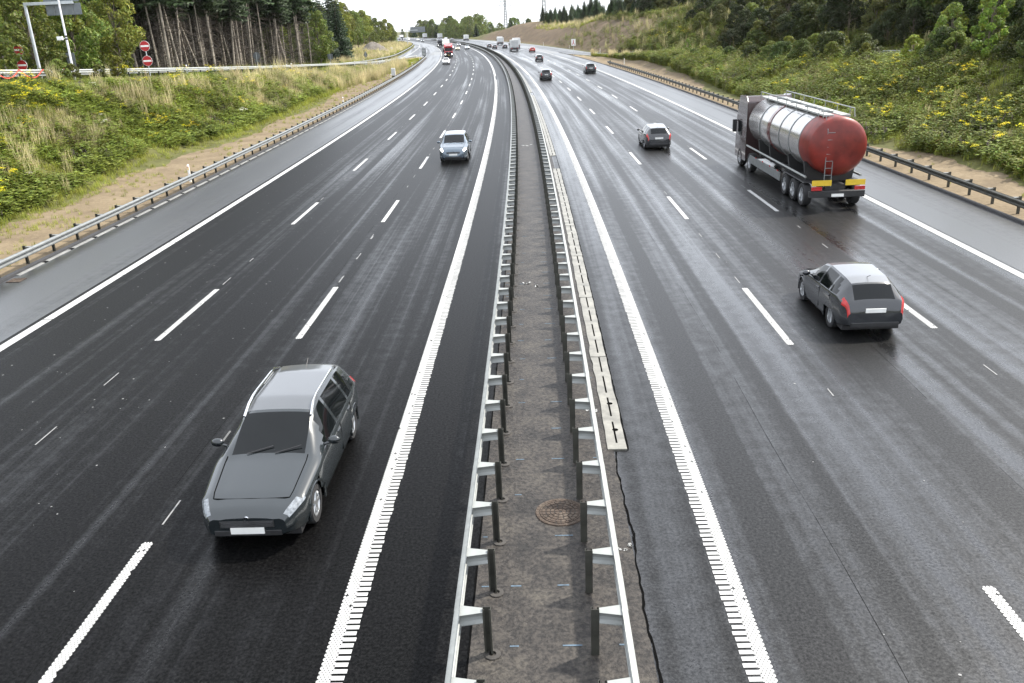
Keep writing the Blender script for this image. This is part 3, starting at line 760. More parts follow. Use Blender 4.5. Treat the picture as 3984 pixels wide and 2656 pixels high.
def plant_proto(name, parts):
    """parts: (part name, mesh); returned as a function that places one more such plant"""
    def place(loc, rz, sc, label, cat, group, tilt=(0, 0), hs=1.0):
        t = thing(name, label, cat, loc, 0, group); t.rotation_euler = (tilt[0], tilt[1], rz); t.scale = (sc, sc, sc*hs)
        for pn, me in parts:
            if me is not None: link(pn, me, t)
        return t
    return place
rnd = random.Random(11)
GREEN = (.125, .165, .032); YGREEN = (.185, .215, .038); DGREEN = (.035, .06, .018); OLIVE = (.075, .095, .028)
dec = [plant_proto('broadleaf_tree', zip_) for zip_ in ([(a, b) for a, b in zip(('trunk', 'crown'), deciduous('d', sd_, H, rw, z0, col, n, sz))] for sd_, H, rw, z0, col, n, sz in
       ((1, 13, 3.9, 3.0, YGREEN, 6400, .19), (2, 12, 3.4, 1.8, GREEN, 6000, .19), (3, 14, 3.6, 4.2, YGREEN, 6200, .19), (4, 11, 4.2, .9, GREEN, 7000, .19)))]
fardec = [plant_proto('broadleaf_tree', zip_) for zip_ in ([(a, b) for a, b in zip(('trunk', 'crown'), deciduous('f', sd_, 12, rw, z0, col, 2600, .36))] for sd_, rw, z0, col in
       ((21, 4.6, .4, (.13, .17, .045)), (22, 3.8, .6, (.10, .14, .04)), (23, 5.2, .3, (.145, .18, .05))))]
shr = [plant_proto('shrub', zip_) for zip_ in ([(a, b) for a, b in zip(('stem', 'crown'), deciduous('s', sd_, 3.0, rw, .25, col, n, .10, 30, .06))] for sd_, rw, col, n in
       ((31, 1.9, (.075, .10, .025), 6000), (32, 1.6, (.125, .15, .03), 5200), (33, 2.1, (.06, .085, .022), 6400), (34, 1.25, (.19, .22, .034), 3800)))]
big = [plant_proto('dark_tree', zip_) for zip_ in ([(a, b) for a, b in zip(('trunk', 'crown'), deciduous('b', sd_, 9, rw, .4, col, 8200, .19, 34, .16))] for sd_, rw, col in
       ((41, 4.2, (.036, .05, .016)), (42, 3.7, (.095, .105, .03)), (43, 4.6, (.03, .044, .014))))]
young = [plant_proto('young_tree', zip_) for zip_ in ([(a, b) for a, b in zip(('trunk', 'crown'), deciduous('y', sd_, 5.2, rw, .5, col, 2600, .10, 26, .05))] for sd_, rw, col in
       ((51, 1.0, (.14, .20, .03)), (52, 1.35, (.12, .175, .03))))]
bare = [plant_proto('bare_spruce', list(zip(('trunk', 'dead_branches', 'crown'), spruce('q', sd_, 23, z0, 2.6, (.024, .038, .014), 22, 130, tr_)))) for sd_, z0, tr_ in ((61, 10.0, .12), (62, 9.0, .15), (63, 11.2, .10), (64, 9.6, .085), (65, 10.6, .13))]
greens = [plant_proto('spruce_tree', list(zip(('trunk', 'dead_branches', 'crown'), spruce('g', sd_, H, .5, rw, col, 34)))) for sd_, H, rw, col in ((71, 16, 3.6, (.022, .036, .016)), (72, 8, 2.7, (.035, .058, .022)), (73, 8, 2.3, (.045, .07, .026)))]

# trunks of the bare spruce wood beyond the left slip road: irregular rows, so that single stems can be told apart
spr_lab = ['bare spruce trunk at the edge of the wood', 'bare spruce stem standing inside the dark wood beyond the slip road']
cnt = 0
for i in range(32):
    for j in range(10):
        s = 112+i*2.0+j*.5+rnd.uniform(-1.0, 1.0); u = float(ip(s, L_OUT))-2.6-j*2.6-rnd.uniform(-.9, 1.2)
        if cnt >= 296 or (j == 0 and rnd.random() < .3): continue
        lean = rnd.gauss(0, R(2.2)) if rnd.random() < .9 else rnd.choice((-1, 1))*rnd.uniform(R(7), R(15))
        bare[rnd.randrange(5)](tuple(T(s, u)), rnd.uniform(0, 6.3), rnd.uniform(.85, 1.2), spr_lab[0 if j < 2 else 1], 'spruce tree', 'spruces at the edge of the wood' if j < 2 else 'spruces inside the wood', (rnd.gauss(0, R(2)), lean))
        cnt += 1
# leafy trees: left of the spruces, then where the wood ends
for k in range(64):
    s = rnd.uniform(58, 113); d = rnd.uniform(3.0, 26); u = float(ip(s, L_OUT))-d
    if s > 110-d*.1 and d > 5: continue
    dec[rnd.randrange(4)](tuple(T(s, u)), rnd.uniform(0, 6.3), rnd.uniform(.8, 1.25)*(.8 if d < 5 else 1), 'leafy yellow green tree behind the slip road signs', 'tree', 'leafy trees behind the slip road signs')
for k, (s, u, kind, sc) in enumerate(((186, -35.5, 1, .95), (189, -39, 3, 1.0), (194, -36.5, 1, .72), (203, -37.2, 'g', .95), (212, -39, 'g', 1.08), (209, -42.5, 'g', 1.15), (220, -40.5, 'g', .9), (236, -46, 2, 1.1), (249, -47, 1, 1.0), (266, -42, 0, 1.15), (231, -38, 'g', 1.15), (238, -40.5, 'g', 1.25), (245, -39.5, 'g', 1.1), (252, -42, 'g', 1.2), (272, -44, 3, 1.15),
      (226, -48, 0, 1.3), (286, -43.5, 1, 1.1), (304, -44, 2, 1.05), (322, -45, 3, 1.1), (340, -43, 1, 1.05), (362, -42, 0, 1.05), (385, -41, 3, .95), (408, -39, 1, .95), (432, -37, 3, .92), (456, -35, 0, .88), (480, -33, 1, .85), (505, -32, 3, .85), (530, -31, 1, .85), (556, -30, 3, .8), (585, -29, 1, .75))):
    if kind == 'g': greens[0](tuple(T(s, u)), rnd.uniform(0, 6), sc, 'dense dark spruce between the leafy trees beyond the slip road', 'spruce tree', 'dark spruces where the wood ends')
    else: dec[kind](tuple(T(s, u)), rnd.uniform(0, 6), sc, 'leafy green tree where the wood ends beyond the slip road', 'tree', 'leafy trees where the wood ends')
for k in range(60):     # second row behind, closing the gaps
    s = 60+k*8.5+rnd.uniform(-3, 3); u = float(ip(s, L_OUT))-(31 if s < 190 else 22)-rnd.uniform(0, 12)
    fardec[k % 3](tuple(T(s, u)), rnd.uniform(0, 6), rnd.uniform(1.1, 1.6) if s < 300 else rnd.uniform(.9, 1.15), 'tall tree deep in the wood left of the motorway', 'tree', 'trees deep in the wood')
# far trees where the motorway bends away
for k in range(84):
    s = rnd.uniform(640, 980); u = rnd.uniform(25, 110) if k > 30 else rnd.uniform(24, 40)
    x = rnd.random()
    lab = 'pale green tree far off at the bend of the motorway'
    if x < .75: fardec[rnd.randrange(3)](tuple(T(s, u)), rnd.uniform(0, 6), rnd.uniform(.7, 1.5), lab, 'tree', 'trees far off at the bend')
    else: greens[1+(k % 2)](tuple(T(s, u)), rnd.uniform(0, 6), rnd.uniform(1.1, 1.7), 'dark conifer far off at the bend of the motorway', 'conifer', 'conifers far off at the bend')
for k in range(26):
    s = 700+k*14+rnd.uniform(-5, 5); fardec[k % 3](tuple(T(s, -26-rnd.uniform(0, 14))), rnd.uniform(0, 6), rnd.uniform(.7, 1.0), 'tree far off along the left edge of the motorway bend', 'tree', 'trees far off on the left of the bend')
# young spruce plantation on the crest of the brown cutting
for k in range(190):
    s = rnd.uniform(268, 480); u = float(ip(s, R_OUT))+19.5+42*rnd.random()**1.5
    if 335 < s < 430 and u < ip(s, R_OUT)+27: u += 8
    greens[1+(k % 2)](tuple(T(s, u)), rnd.uniform(0, 6), rnd.uniform(.62, 1.0), 'young spruce in the plantation on the crest of the cutting', 'spruce tree', 'young spruces on the crest')
for s, u, sc in ((352, 45.5, 1.0), (346, 47, 1.1), (341, 48, 1.15), (358, 48, .9)):
    greens[1](tuple(T(s, u)), rnd.uniform(0, 6), sc, 'dark spruce low in the grassy dip of the cutting', 'spruce tree', 'spruces in the dip of the cutting')
# dark wood and bushes on the right slope
for k in range(60):
    s = rnd.uniform(186, 292); d = rnd.uniform(20.5, 45)
    if s < 152 and s > 116: continue
    big[k % 3](tuple(T(s, float(ip(s, R_OUT))+d)), rnd.uniform(0, 6), rnd.uniform(.7, 1.0), 'tall dark leafy tree on top of the right slope', 'tree', 'dark trees on top of the right slope')
for k in range(170):
    s = rnd.uniform(58, 206); d = rnd.uniform(2.2, 18); sc = rnd.uniform(.5, .95)*(1-.35*(s > 150))*(.7+.3*(d > 5))
    if (s > 165 and d < 8) or (118 < s < 152 and d > 9.5): continue
    if rnd.random() < .5: big[k % 3](tuple(T(s, float(ip(s, R_OUT))+d)), rnd.uniform(0, 6), sc, 'dense dark bush on the right slope', 'bush', 'bushes on the right slope')
    else: shr[k % 4](tuple(T(s, float(ip(s, R_OUT))+d)), rnd.uniform(0, 6), sc*2.2, 'rounded green shrub on the right slope', 'shrub', 'shrubs on the right slope')
for k in range(40):
    s = 46+k*2.5+rnd.uniform(-1, 1); u = float(ip(s, R_NEAR))-rnd.uniform(.2, 3.2)
    if 75 < s < 84: continue
    shr[k % 4](tuple(T(s, u)), rnd.uniform(0, 6), rnd.uniform(.55, 1.0)*(1 if s < 120 else .75), 'leafy shrub in front of the right slip road rail', 'shrub', 'shrubs along the right slip road')
for s, u, k, sc in ((64, 36.2, 0, 1.1), (66, 37.4, 0, 1.25), (70, 36.6, 1, .85), (61, 38.0, 1, 1.0), (74, 37.6, 1, .7), (58, 36.6, 0, 1.0)):
    young[k](tuple(T(s, u)), rnd.uniform(0, 6), sc, 'slender young tree with bright leaves at the right edge', 'young tree', 'slender young trees by the right slip road')
young[1](tuple(T(141, 30.9)), 1.0, .62, 'bright yellow green young tree alone in front of the right slip road', 'young tree', None)
shr[3](tuple(T(76.5, -32.2)), 1.0, .62, 'small dark bush in front of the pale rail between lamp post and no entry signs', 'shrub', None)
for s, u, sc in ((68.5, -32.3, .40), (66.3, -32.2, .5), (71.5, -31.6, .38), (64.5, -31.6, .42)):
    shr[1](tuple(T(s, u)), rnd.uniform(0, 6), sc, 'thin greyish bush on the bank by the pale rail', 'shrub', 'thin bushes on the flowery bank')

# ------------------------------------------------------------------ grass and weeds
def tmpl(kind, seed):
    """template clump as triangles: vertices, colours"""
    r = random.Random(seed); V, C = [], []
    def blade(x, y, a, h, w_, bend, c0, c1):
        c, s = math.cos(a), math.sin(a); px, py = -s*w_, c*w_
        m = (x+c*bend*.35, y+s*bend*.35, h*.6); t = (x+c*bend, y+s*bend, h)
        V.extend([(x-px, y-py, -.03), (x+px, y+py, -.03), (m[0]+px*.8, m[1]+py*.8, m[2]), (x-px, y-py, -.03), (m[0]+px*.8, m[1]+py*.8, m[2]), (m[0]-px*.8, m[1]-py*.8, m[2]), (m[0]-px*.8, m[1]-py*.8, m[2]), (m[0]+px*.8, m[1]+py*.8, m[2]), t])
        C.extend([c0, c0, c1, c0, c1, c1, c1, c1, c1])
    def leaf(p, a, l, w_, up, c):
        ca, sa = math.cos(a), math.sin(a); q = (p[0]+ca*l*.5, p[1]+sa*l*.5, p[2]+up*l*.5); e = (p[0]+ca*l, p[1]+sa*l, p[2]+up*l*.6)
        V.extend([p, (q[0]-sa*w_, q[1]+ca*w_, q[2]), e, p, e, (q[0]+sa*w_, q[1]-ca*w_, q[2])]); C.extend([c]*6)
    if kind == 'grass':
        for k in range(16):
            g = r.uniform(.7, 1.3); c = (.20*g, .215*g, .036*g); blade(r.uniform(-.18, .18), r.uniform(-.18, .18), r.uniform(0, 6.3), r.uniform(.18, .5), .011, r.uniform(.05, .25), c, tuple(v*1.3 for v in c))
    if kind == 'straw':
        for k in range(20):
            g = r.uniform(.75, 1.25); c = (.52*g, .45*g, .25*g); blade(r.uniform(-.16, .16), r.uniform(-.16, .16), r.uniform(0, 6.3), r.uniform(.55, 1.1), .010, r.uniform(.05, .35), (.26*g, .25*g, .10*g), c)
    if kind == 'weed':
        for st in range(4):
            a0 = r.uniform(0, 6.3); h = r.uniform(.35, .85); x, y = r.uniform(-.16, .16), r.uniform(-.16, .16); g = r.uniform(.65, 1.25); c = (.17*g, .195*g, .034*g)
            blade(x, y, a0, h, .007, .08, c, c)
            for k in range(11):
                f = .12+.85*k/11; leaf((x+math.cos(a0)*.08*f, y+math.sin(a0)*.08*f, h*f), k*2.4+a0, r.uniform(.12, .24)*(1.15-.5*f), .036, r.uniform(-.2, .7), tuple(v*r.uniform(.8, 1.3) for v in c))
    if kind == 'broad':
        for k in range(46):
            a = r.uniform(0, 6.3); d = .30*r.random()**.6; z = r.uniform(.05, .5)*(1.1-d); g = r.uniform(.6, 1.35); c = (.165*g, .205*g, .036*g)
            leaf((math.cos(a)*d, math.sin(a)*d, z), a+r.uniform(-.9, .9), r.uniform(.12, .22), r.uniform(.035, .06), r.uniform(-.3, .5), c)
    if kind == 'brown':
        for st in range(6):
            a0 = r.uniform(0, 6.3); h = r.uniform(.4, .9); x, y = r.uniform(-.2, .2), r.uniform(-.2, .2); g = r.uniform(.7, 1.2); c = (.12*g, .085*g, .045*g)
            blade(x, y, a0, h, .008, .1, c, c)
            for k in range(6): leaf((x, y, h*(.4+.6*k/6)), k*2.4, .09, .02, .5, c)
    if kind == 'purple':
        for st in range(5):
            a0 = r.uniform(0, 6.3); h = r.uniform(.5, .95); x, y = r.uniform(-.2, .2), r.uniform(-.2, .2); c = (.07, .10, .03)
            blade(x, y, a0, h, .007, .05, c, c)
            for k in range(5): leaf((x, y, h*(.2+.4*k/5)), k*2.4, .13, .02, .4, c)
            for k in range(8): leaf((x, y, h*(.72+.3*k/8)), k*2.4, .045, .018, .3, (.22, .12, .24))
    return np.array(V), np.array(C)
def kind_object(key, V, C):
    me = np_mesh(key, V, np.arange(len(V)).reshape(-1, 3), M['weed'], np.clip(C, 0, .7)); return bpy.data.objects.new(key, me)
def scatter(name, kinds, pts, seed, sc=(.8, 1.3), tint=.28, label=None, bias=0.0):
    """ground cover too dense to count: clumps set on points of one mesh; pts: (s, u, scale)"""
    r = np.random.default_rng(seed); pts = np.asarray(pts); n = len(pts)
    X, Y = PA(pts[:, 0], pts[:, 1]); Z = terrain(pts[:, 0], pts[:, 1])
    me = bpy.data.meshes.new(name); me.vertices.add(n); me.vertices.foreach_set('co', np.stack([X, Y, Z], 1).astype(np.float32).ravel())
    for an, ty, v in (('rz', 'FLOAT', r.uniform(0, 6.283, n)), ('sc', 'FLOAT', r.uniform(sc[0], sc[1], n)*pts[:, 2]), ('tint', 'FLOAT', bias+r.uniform(-tint, tint, n)+.22*np.sin(pts[:, 0]*.37+pts[:, 1]*.5)*np.sin(pts[:, 1]*.8-pts[:, 0]*.11))):
        a = me.attributes.new(an, ty, 'POINT'); a.data.foreach_set('value', v.astype(np.float32))
    a = me.attributes.new('vi', 'INT', 'POINT'); a.data.foreach_set('value', r.integers(0, len(kinds), n).astype(np.int32))
    me.materials.append(M['weed']); o = link(name, me); o['kind'] = 'stuff'
    g = bpy.data.node_groups.new(name, 'GeometryNodeTree'); g.interface.new_socket('Geometry', in_out='INPUT', socket_type='NodeSocketGeometry'); g.interface.new_socket('Geometry', in_out='OUTPUT', socket_type='NodeSocketGeometry')
    gi = g.nodes.new('NodeGroupInput'); go = g.nodes.new('NodeGroupOutput'); ins = g.nodes.new('GeometryNodeInstanceOnPoints'); jn = g.nodes.new('GeometryNodeJoinGeometry')
    for k in kinds[::-1]:
        oi = g.nodes.new('GeometryNodeObjectInfo'); oi.inputs['Object'].default_value = k; oi.inputs['As Instance'].default_value = True
        g.links.new(oi.outputs['Geometry'], jn.inputs[0])
    def attr(nm, ty):
        x = g.nodes.new('GeometryNodeInputNamedAttribute'); x.data_type = ty; x.inputs['Name'].default_value = nm; return x.outputs[0]
    cx = g.nodes.new('ShaderNodeCombineXYZ'); g.links.new(attr('rz', 'FLOAT'), cx.inputs[2])
    g.links.new(gi.outputs[0], ins.inputs['Points']); g.links.new(jn.outputs[0], ins.inputs['Instance']); ins.inputs['Pick Instance'].default_value = True
    g.links.new(attr('vi', 'INT'), ins.inputs['Instance Index']); g.links.new(cx.outputs[0], ins.inputs['Rotation']); g.links.new(attr('sc', 'FLOAT'), ins.inputs['Scale']); g.links.new(ins.outputs[0], go.inputs[0])
    o.modifiers.new('scatter', 'NODES').node_group = g
    if label: o['label'] = label
    return o
def field(n, s0, s1, uf0, uf1, seed, keep, pw=1.6):
    """points denser near the camera"""
    r = np.random.default_rng(seed); f = r.uniform(0, 1, n)**pw; s = s0+(s1-s0)*f; a, b = uf0(s), uf1(s); u = a+(b-a)*r.uniform(0, 1, n)
    k, sc = keep(s, u, r.uniform(0, 1, n)); return np.stack([s, u, sc], 1)[k]
nz = lambda s, u, a, b, p: np.sin(s*a+p)*np.cos(u*b-p)+.6*np.sin(s*a*2.3-u*b*1.7+p*2)
LS0 = lambda s: np.minimum(ip(s, [(0, -22.4), (45, -22.2), (62, -23.7), (75, -22), (110, -22.6), (150, -22.8), (200, -20.4), (262, -18.0)]), -17.5); LS1 = lambda s: ip(s, L_NEAR)+1.35
RS0 = lambda s: ip(s, [(0, 26.3), (45, 26.5), (54, 25.2), (66, 24.9), (110, 26.7), (160, 28.3), (236, 24)]); RS1 = lambda s: ip(s, R_NEAR)+.2
lowtop = lambda s, u: np.clip((u-ip(s, L_NEAR)-.9)/3.0, .35, 1)
KO = lambda kd, sd_: kind_object(kd+'_clump', *tmpl(kd, sd_))
G = [KO('grass', i) for i in range(5)]; W_ = [KO('weed', 10+i) for i in range(7)]; ST = [KO('straw', 20+i) for i in range(4)]; BR = [KO('brown', 30+i) for i in range(3)]; PU = [KO('purple', 40), KO('purple', 41)]; BL = [KO('broad', 50+i) for i in range(5)]
far_sc = lambda s: 1+np.clip((s-60)/120, 0, 1.2)
scatter('bank_grass', G, field(11000, 18, 250, LS0, LS1, 1, lambda s, u, r: (r > -1, far_sc(s)*lowtop(s, u))), 1, bias=.14)
scatter('bank_leafy_plants', BL, field(15000, 18, 230, lambda s: LS0(s)-.7, LS1, 21, lambda s, u, r: (nz(s, u, .43, .9, 3)+r > .05, lowtop(s, u)*far_sc(s)**.6*(.7+.9*r))), 21, bias=.14)
scatter('bank_weeds', W_, field(17000, 18, 210, lambda s: LS0(s)-.9, LS1, 2, lambda s, u, r: (nz(s, u, .31, .7, 1)+r > .25, lowtop(s, u)*far_sc(s)**.7*(.8+.4*(nz(s, u, .2, .5, 2) > .4)))), 2, bias=.14)
scatter('bank_far_dry_grass', ST, field(5200, 92, 258, lambda s: LS0(s)-.8, LS1, 31, lambda s, u, r: (r < .35+.6*(nz(s, u, .13, .5, 2)+.008*(s-110) > .4), 1.15*lowtop(s, u)), 1.0), 31)
scatter('bank_dry_grass', ST, field(8000, 30, 250, lambda s: LS0(s)-2.5, LS1, 3, lambda s, u, r: (r < .03+.9*(nz(s, u, .19, .6, 3)+.010*(s-40) > .62), far_sc(s)**.5*.85*lowtop(s, u))), 3)
scatter('bank_purple_weeds', PU, field(900, 20, 110, LS0, LS1, 23, lambda s, u, r: (nz(s, u, .3, .6, 7) > .5, lowtop(s, u)*far_sc(s)**.5)), 23)
_tus = np.random.default_rng(77); _tp = []
for s_, u_, n_ in ((67, -30, 50), (71, -27.5, 90), (76, -28.2, 80), (70, -28.2, 60), (82, -28.2, 50), (50, -27.2, 60), (49, -26, 60), (49, -25, 40), (55, -26, 50), (50, -27.7, 40), (118, -26.2, 110), (125, -24.8, 120), (140, -24.2, 130), (158, -22, 130), (146, -23, 120), (96, -27.2, 70), (107, -25.8, 90), (175, -21.9, 120), (106, -27, 70), (130, -24, 110), (190, -21, 120), (205, -20.5, 100)):
    n_ = int(n_*(.22 if s_ < 90 else .5)); q_ = _tus.normal(0, 1, (n_, 2)); _tp.append(np.stack([s_+q_[:, 0]*(.7+.02*s_), np.maximum(u_+q_[:, 1]*.8, ip(np.full(n_, s_), L_NEAR)+1.5), _tus.uniform(1.0, 1.5, n_)*np.clip(1+(s_-60)/200, 1, 1.5)], 1))
scatter('bank_straw_tussocks', ST, np.concatenate(_tp), 78)
scatter('bank_brown_weeds', BR, field(2600, 24, 130, lambda s: LS0(s)-2, LS1, 4, lambda s, u, r: (nz(s, u, .22, .45, 5) > .55, far_sc(s)*lowtop(s, u))), 4)
scatter('verge_grass', G, field(3600, 26, 240, lambda s: np.full(len(s), -17.6), LS0, 5, lambda s, u, r: ((r < .20+.5*(nz(s, u, .5, .9, 4) > .7)) | (u < LS0(s)+.8), np.full(len(s), .5)*far_sc(s)**.5)), 5)
scatter('meadow_grass', G, field(9000, 28, 215, RS0, RS1, 6, lambda s, u, r: (r > -1, 1.1*far_sc(s)*np.interp(s, [150, 200], [1, .5]))), 6, bias=-.12)
scatter('meadow_leafy_plants', BL, field(11000, 28, 210, lambda s: RS0(s)+.4, RS1, 22, lambda s, u, r: (nz(s, u, .4, .8, 5)+r > .2, far_sc(s)*(.7+.8*r)*np.interp(s, [150, 200], [1, .35]))), 22, bias=-.12)
scatter('meadow_weeds', W_, field(15000, 28, 200, RS0, RS1, 7, lambda s, u, r: (nz(s, u, .27, .6, 2)+r > .1, 1.15*far_sc(s)*np.interp(s, [150, 200], [1, .35]))), 7, bias=-.12)
scatter('meadow_dry_grass', ST, field(2600, 28, 215, RS0, RS1, 8, lambda s, u, r: (r < .05+.8*(nz(s, u, .21, .5, 6)+.004*(s-60) > .7), far_sc(s)*.8)), 8)
scatter('meadow_purple_weeds', PU, field(900, 28, 120, RS0, RS1, 9, lambda s, u, r: (nz(s, u, .25, .5, 8) > .2, far_sc(s))), 9)
scatter('sand_tufts', G, field(260, 30, 200, lambda s: np.full(len(s), 22.9), RS0, 10, lambda s, u, r: (r < .35, np.full(len(s), .45))), 10)
scatter('slope_weeds', W_+BL+ST[:1], field(9500, 45, 330, lambda s: ip(s, R_OUT)+1.5, lambda s: ip(s, R_OUT)+20, 11, lambda s, u, r: ((s+.6*(u-ip(s, R_OUT)) < 228) | (r < .10) | (u > ip(s, R_OUT)+17), 1.2*far_sc(s))), 11, bias=-.2)
scatter('dip_grass', ST[:2]+G, field(900, 330, 440, lambda s: ip(s, R_OUT)+11, lambda s: ip(s, R_OUT)+22, 12, lambda s, u, r: (r > -1, np.full(len(s), 2.0))), 12)
scatter('far_bank_grass', ST[:2]+G, field(4200, 185, 480, lambda s: ip(s, L_OUT)-16, lambda s: ip(s, L_OUT)-.8, 13, lambda s, u, r: (r > -1, np.full(len(s), 1.7)), 1.0), 13)
scatter('crest_grass', ST+G[:1], field(2600, 100, 330, lambda s: ip(s, R_OUT)+16, lambda s: ip(s, R_OUT)+40, 14, lambda s, u, r: (r > -1, np.full(len(s), 1.6)), 1.0), 14)
scatter('wood_edge_weeds', W_+BL, field(3600, 60, 200, lambda s: ip(s, L_OUT)-9, lambda s: ip(s, L_OUT)-.6, 15, lambda s, u, r: (r > -1, np.full(len(s), 1.3))), 15)

# ------------------------------------------------------------------ vehicles
def smooth_interp(pts, ys, wdt=.10):
    d = np.linspace(-.3, 6.5, 1400); v = np.interp(d, [a for a, b in pts], [b for a, b in pts]); k = int(wdt/(d[1]-d[0])); 
    if k > 1:
        ker = np.hanning(2*k+1); ker /= ker.sum(); v = np.convolve(np.pad(v, k, 'edge'), ker, 'valid')
    return np.interp(ys, d, v)
# profiles along the length (0 = front bumper): top line, belt line, half width at the belt, half width at the roof edge
CARS = {
 'estate': dict(L=4.75, top=[(0, .60), (.10, .70), (.45, .80), (1.25, .97), (1.32, .99), (2.15, 1.40), (2.6, 1.47), (3.8, 1.45), (4.35, 1.37), (4.66, .98), (4.72, .92), (4.75, .62)], belt=[(0, .55), (.1, .64), (.45, .73), (1.3, .90), (2.6, .94), (4.3, .99), (4.7, .90), (4.75, .58)],
                wb=[(0, .58), (.10, .70), (.4, .83), (1.2, .90), (3.9, .90), (4.5, .83), (4.75, .70)], wr=[(0, .50), (.4, .66), (1.25, .72), (2.15, .60), (3.9, .60), (4.35, .57), (4.7, .66), (4.75, .6)], ws=(1.34, 2.12), rw=(4.37, 4.64), sg=(1.75, 4.2), pil=(2.62, 3.52)),
 'suv': dict(L=4.5, top=[(0, .70), (.08, .84), (.35, .95), (1.15, 1.08), (1.22, 1.10), (1.95, 1.55), (2.4, 1.64), (3.5, 1.62), (4.05, 1.54), (4.38, 1.12), (4.46, 1.05), (4.5, .7)], belt=[(0, .62), (.1, .76), (.4, .87), (1.2, 1.03), (2.6, 1.07), (4.05, 1.12), (4.45, 1.02), (4.5, .66)],
                wb=[(0, .62), (.10, .74), (.35, .86), (1.1, .93), (3.7, .93), (4.3, .86), (4.5, .74)], wr=[(0, .54), (.4, .70), (1.15, .76), (2.0, .66), (3.6, .65), (4.05, .62), (4.45, .68), (4.5, .62)], ws=(1.24, 1.92), rw=(4.07, 4.36), sg=(1.6, 3.95), pil=(2.45, 3.35)),
 'hatch': dict(L=4.25, top=[(0, .60), (.10, .72), (.4, .83), (1.1, 1.0), (1.17, 1.02), (1.9, 1.42), (2.35, 1.48), (3.35, 1.44), (3.75, 1.36), (4.12, 1.0), (4.2, .93), (4.25, .62)], belt=[(0, .55), (.1, .65), (.45, .76), (1.15, .94), (2.4, .98), (3.7, 1.03), (4.2, .92), (4.25, .58)],
                wb=[(0, .58), (.10, .70), (.35, .82), (1.1, .89), (3.4, .89), (4.0, .82), (4.25, .70)], wr=[(0, .5), (.4, .66), (1.1, .72), (1.9, .60), (3.35, .58), (3.75, .55), (4.15, .64), (4.25, .58)], ws=(1.19, 1.88), rw=(3.77, 4.10), sg=(1.55, 3.62), pil=(2.35, 3.15)),
 'sedan': dict(L=4.5, top=[(0, .58), (.10, .68), (.45, .78), (1.3, .94), (1.37, .96), (2.15, 1.36), (2.5, 1.42), (3.1, 1.40), (3.8, 1.06), (4.3, 1.0), (4.45, .92), (4.5, .6)], belt=[(0, .53), (.1, .62), (.45, .71), (1.35, .88), (2.6, .92), (3.7, .97), (4.42, .88), (4.5, .56)],
                wb=[(0, .58), (.10, .70), (.4, .82), (1.2, .89), (3.6, .89), (4.25, .83), (4.5, .70)], wr=[(0, .5), (.4, .66), (1.3, .72), (2.15, .59), (3.1, .57), (3.75, .68), (4.3, .72), (4.5, .6)], ws=(1.40, 2.12), rw=(3.16, 3.72), sg=(1.8, 3.35), pil=(2.55, 3.2)),
 'van': dict(L=5.0, top=[(0, .72), (.08, .88), (.3, .98), (.95, 1.22), (1.0, 1.25), (1.65, 1.85), (2.0, 1.96), (4.7, 1.95), (4.9, 1.88), (4.97, 1.2), (4.99, 1.1), (5.0, .7)], belt=[(0, .64), (.1, .80), (.4, .92), (1.0, 1.15), (2.6, 1.18), (4.8, 1.2), (4.95, 1.1), (5.0, .66)],
                wb=[(0, .68), (.10, .80), (.35, .90), (1.0, .96), (4.6, .96), (4.9, .93), (5.0, .86)], wr=[(0, .6), (.4, .76), (1.0, .82), (1.7, .78), (4.6, .80), (4.9, .78), (5.0, .76)], ws=(1.02, 1.62), rw=(4.905, 4.96), sg=(1.4, 2.35), pil=(9, 9)),
}
WHEELS = {}
def wheel_mesh(r, wd):
    k = (r, wd)
    if k not in WHEELS:
        mb = MB(); mb.lathe([(r*.66, -wd/2), (r*.92, -wd/2), (r, -wd*.36), (r, wd*.36), (r*.92, wd/2), (r*.66, wd/2), (r*.66, -wd/2)], 'x', n=28); ty = mb.mesh('tyre', M['tyre'], True)
        mb = MB(); mb.lathe([(r*.67, wd*.42), (r*.60, wd*.46), (r*.57, wd*.30), (0, wd*.30)], 'x', n=28)
        for i in range(5):
            t = 2*math.pi*i/5; c, s = math.cos(t), math.sin(t); q = lambda rr, dd, x: (x, c*rr-s*dd, s*rr+c*dd)
            mb.hexa([q(.03, -.04, wd*.31), q(r*.6, -.028, wd*.36), q(r*.6, .028, wd*.36), q(.03, .04, wd*.31), q(.03, -.035, wd*.46), q(r*.6, -.02, wd*.45), q(r*.6, .02, wd*.45), q(.03, .035, wd*.46)])
        mb.lathe([(.06, wd*.47), (0, wd*.48)], 'x', n=10)
        WHEELS[k] = (ty, mb.mesh('rim', M['rim'], True))
    return WHEELS[k]
def add_wheels(t, xs, ys, r, wd):
    ty, rm = wheel_mesh(r, wd)
    for y in ys:
        for sg in (-1, 1):
            wv = link('wheel', ty, t); wv.location = (sg*xs, y, r); wv.rotation_euler = (0, 0, 0 if sg > 0 else math.pi)
            link('rim', rm, wv)
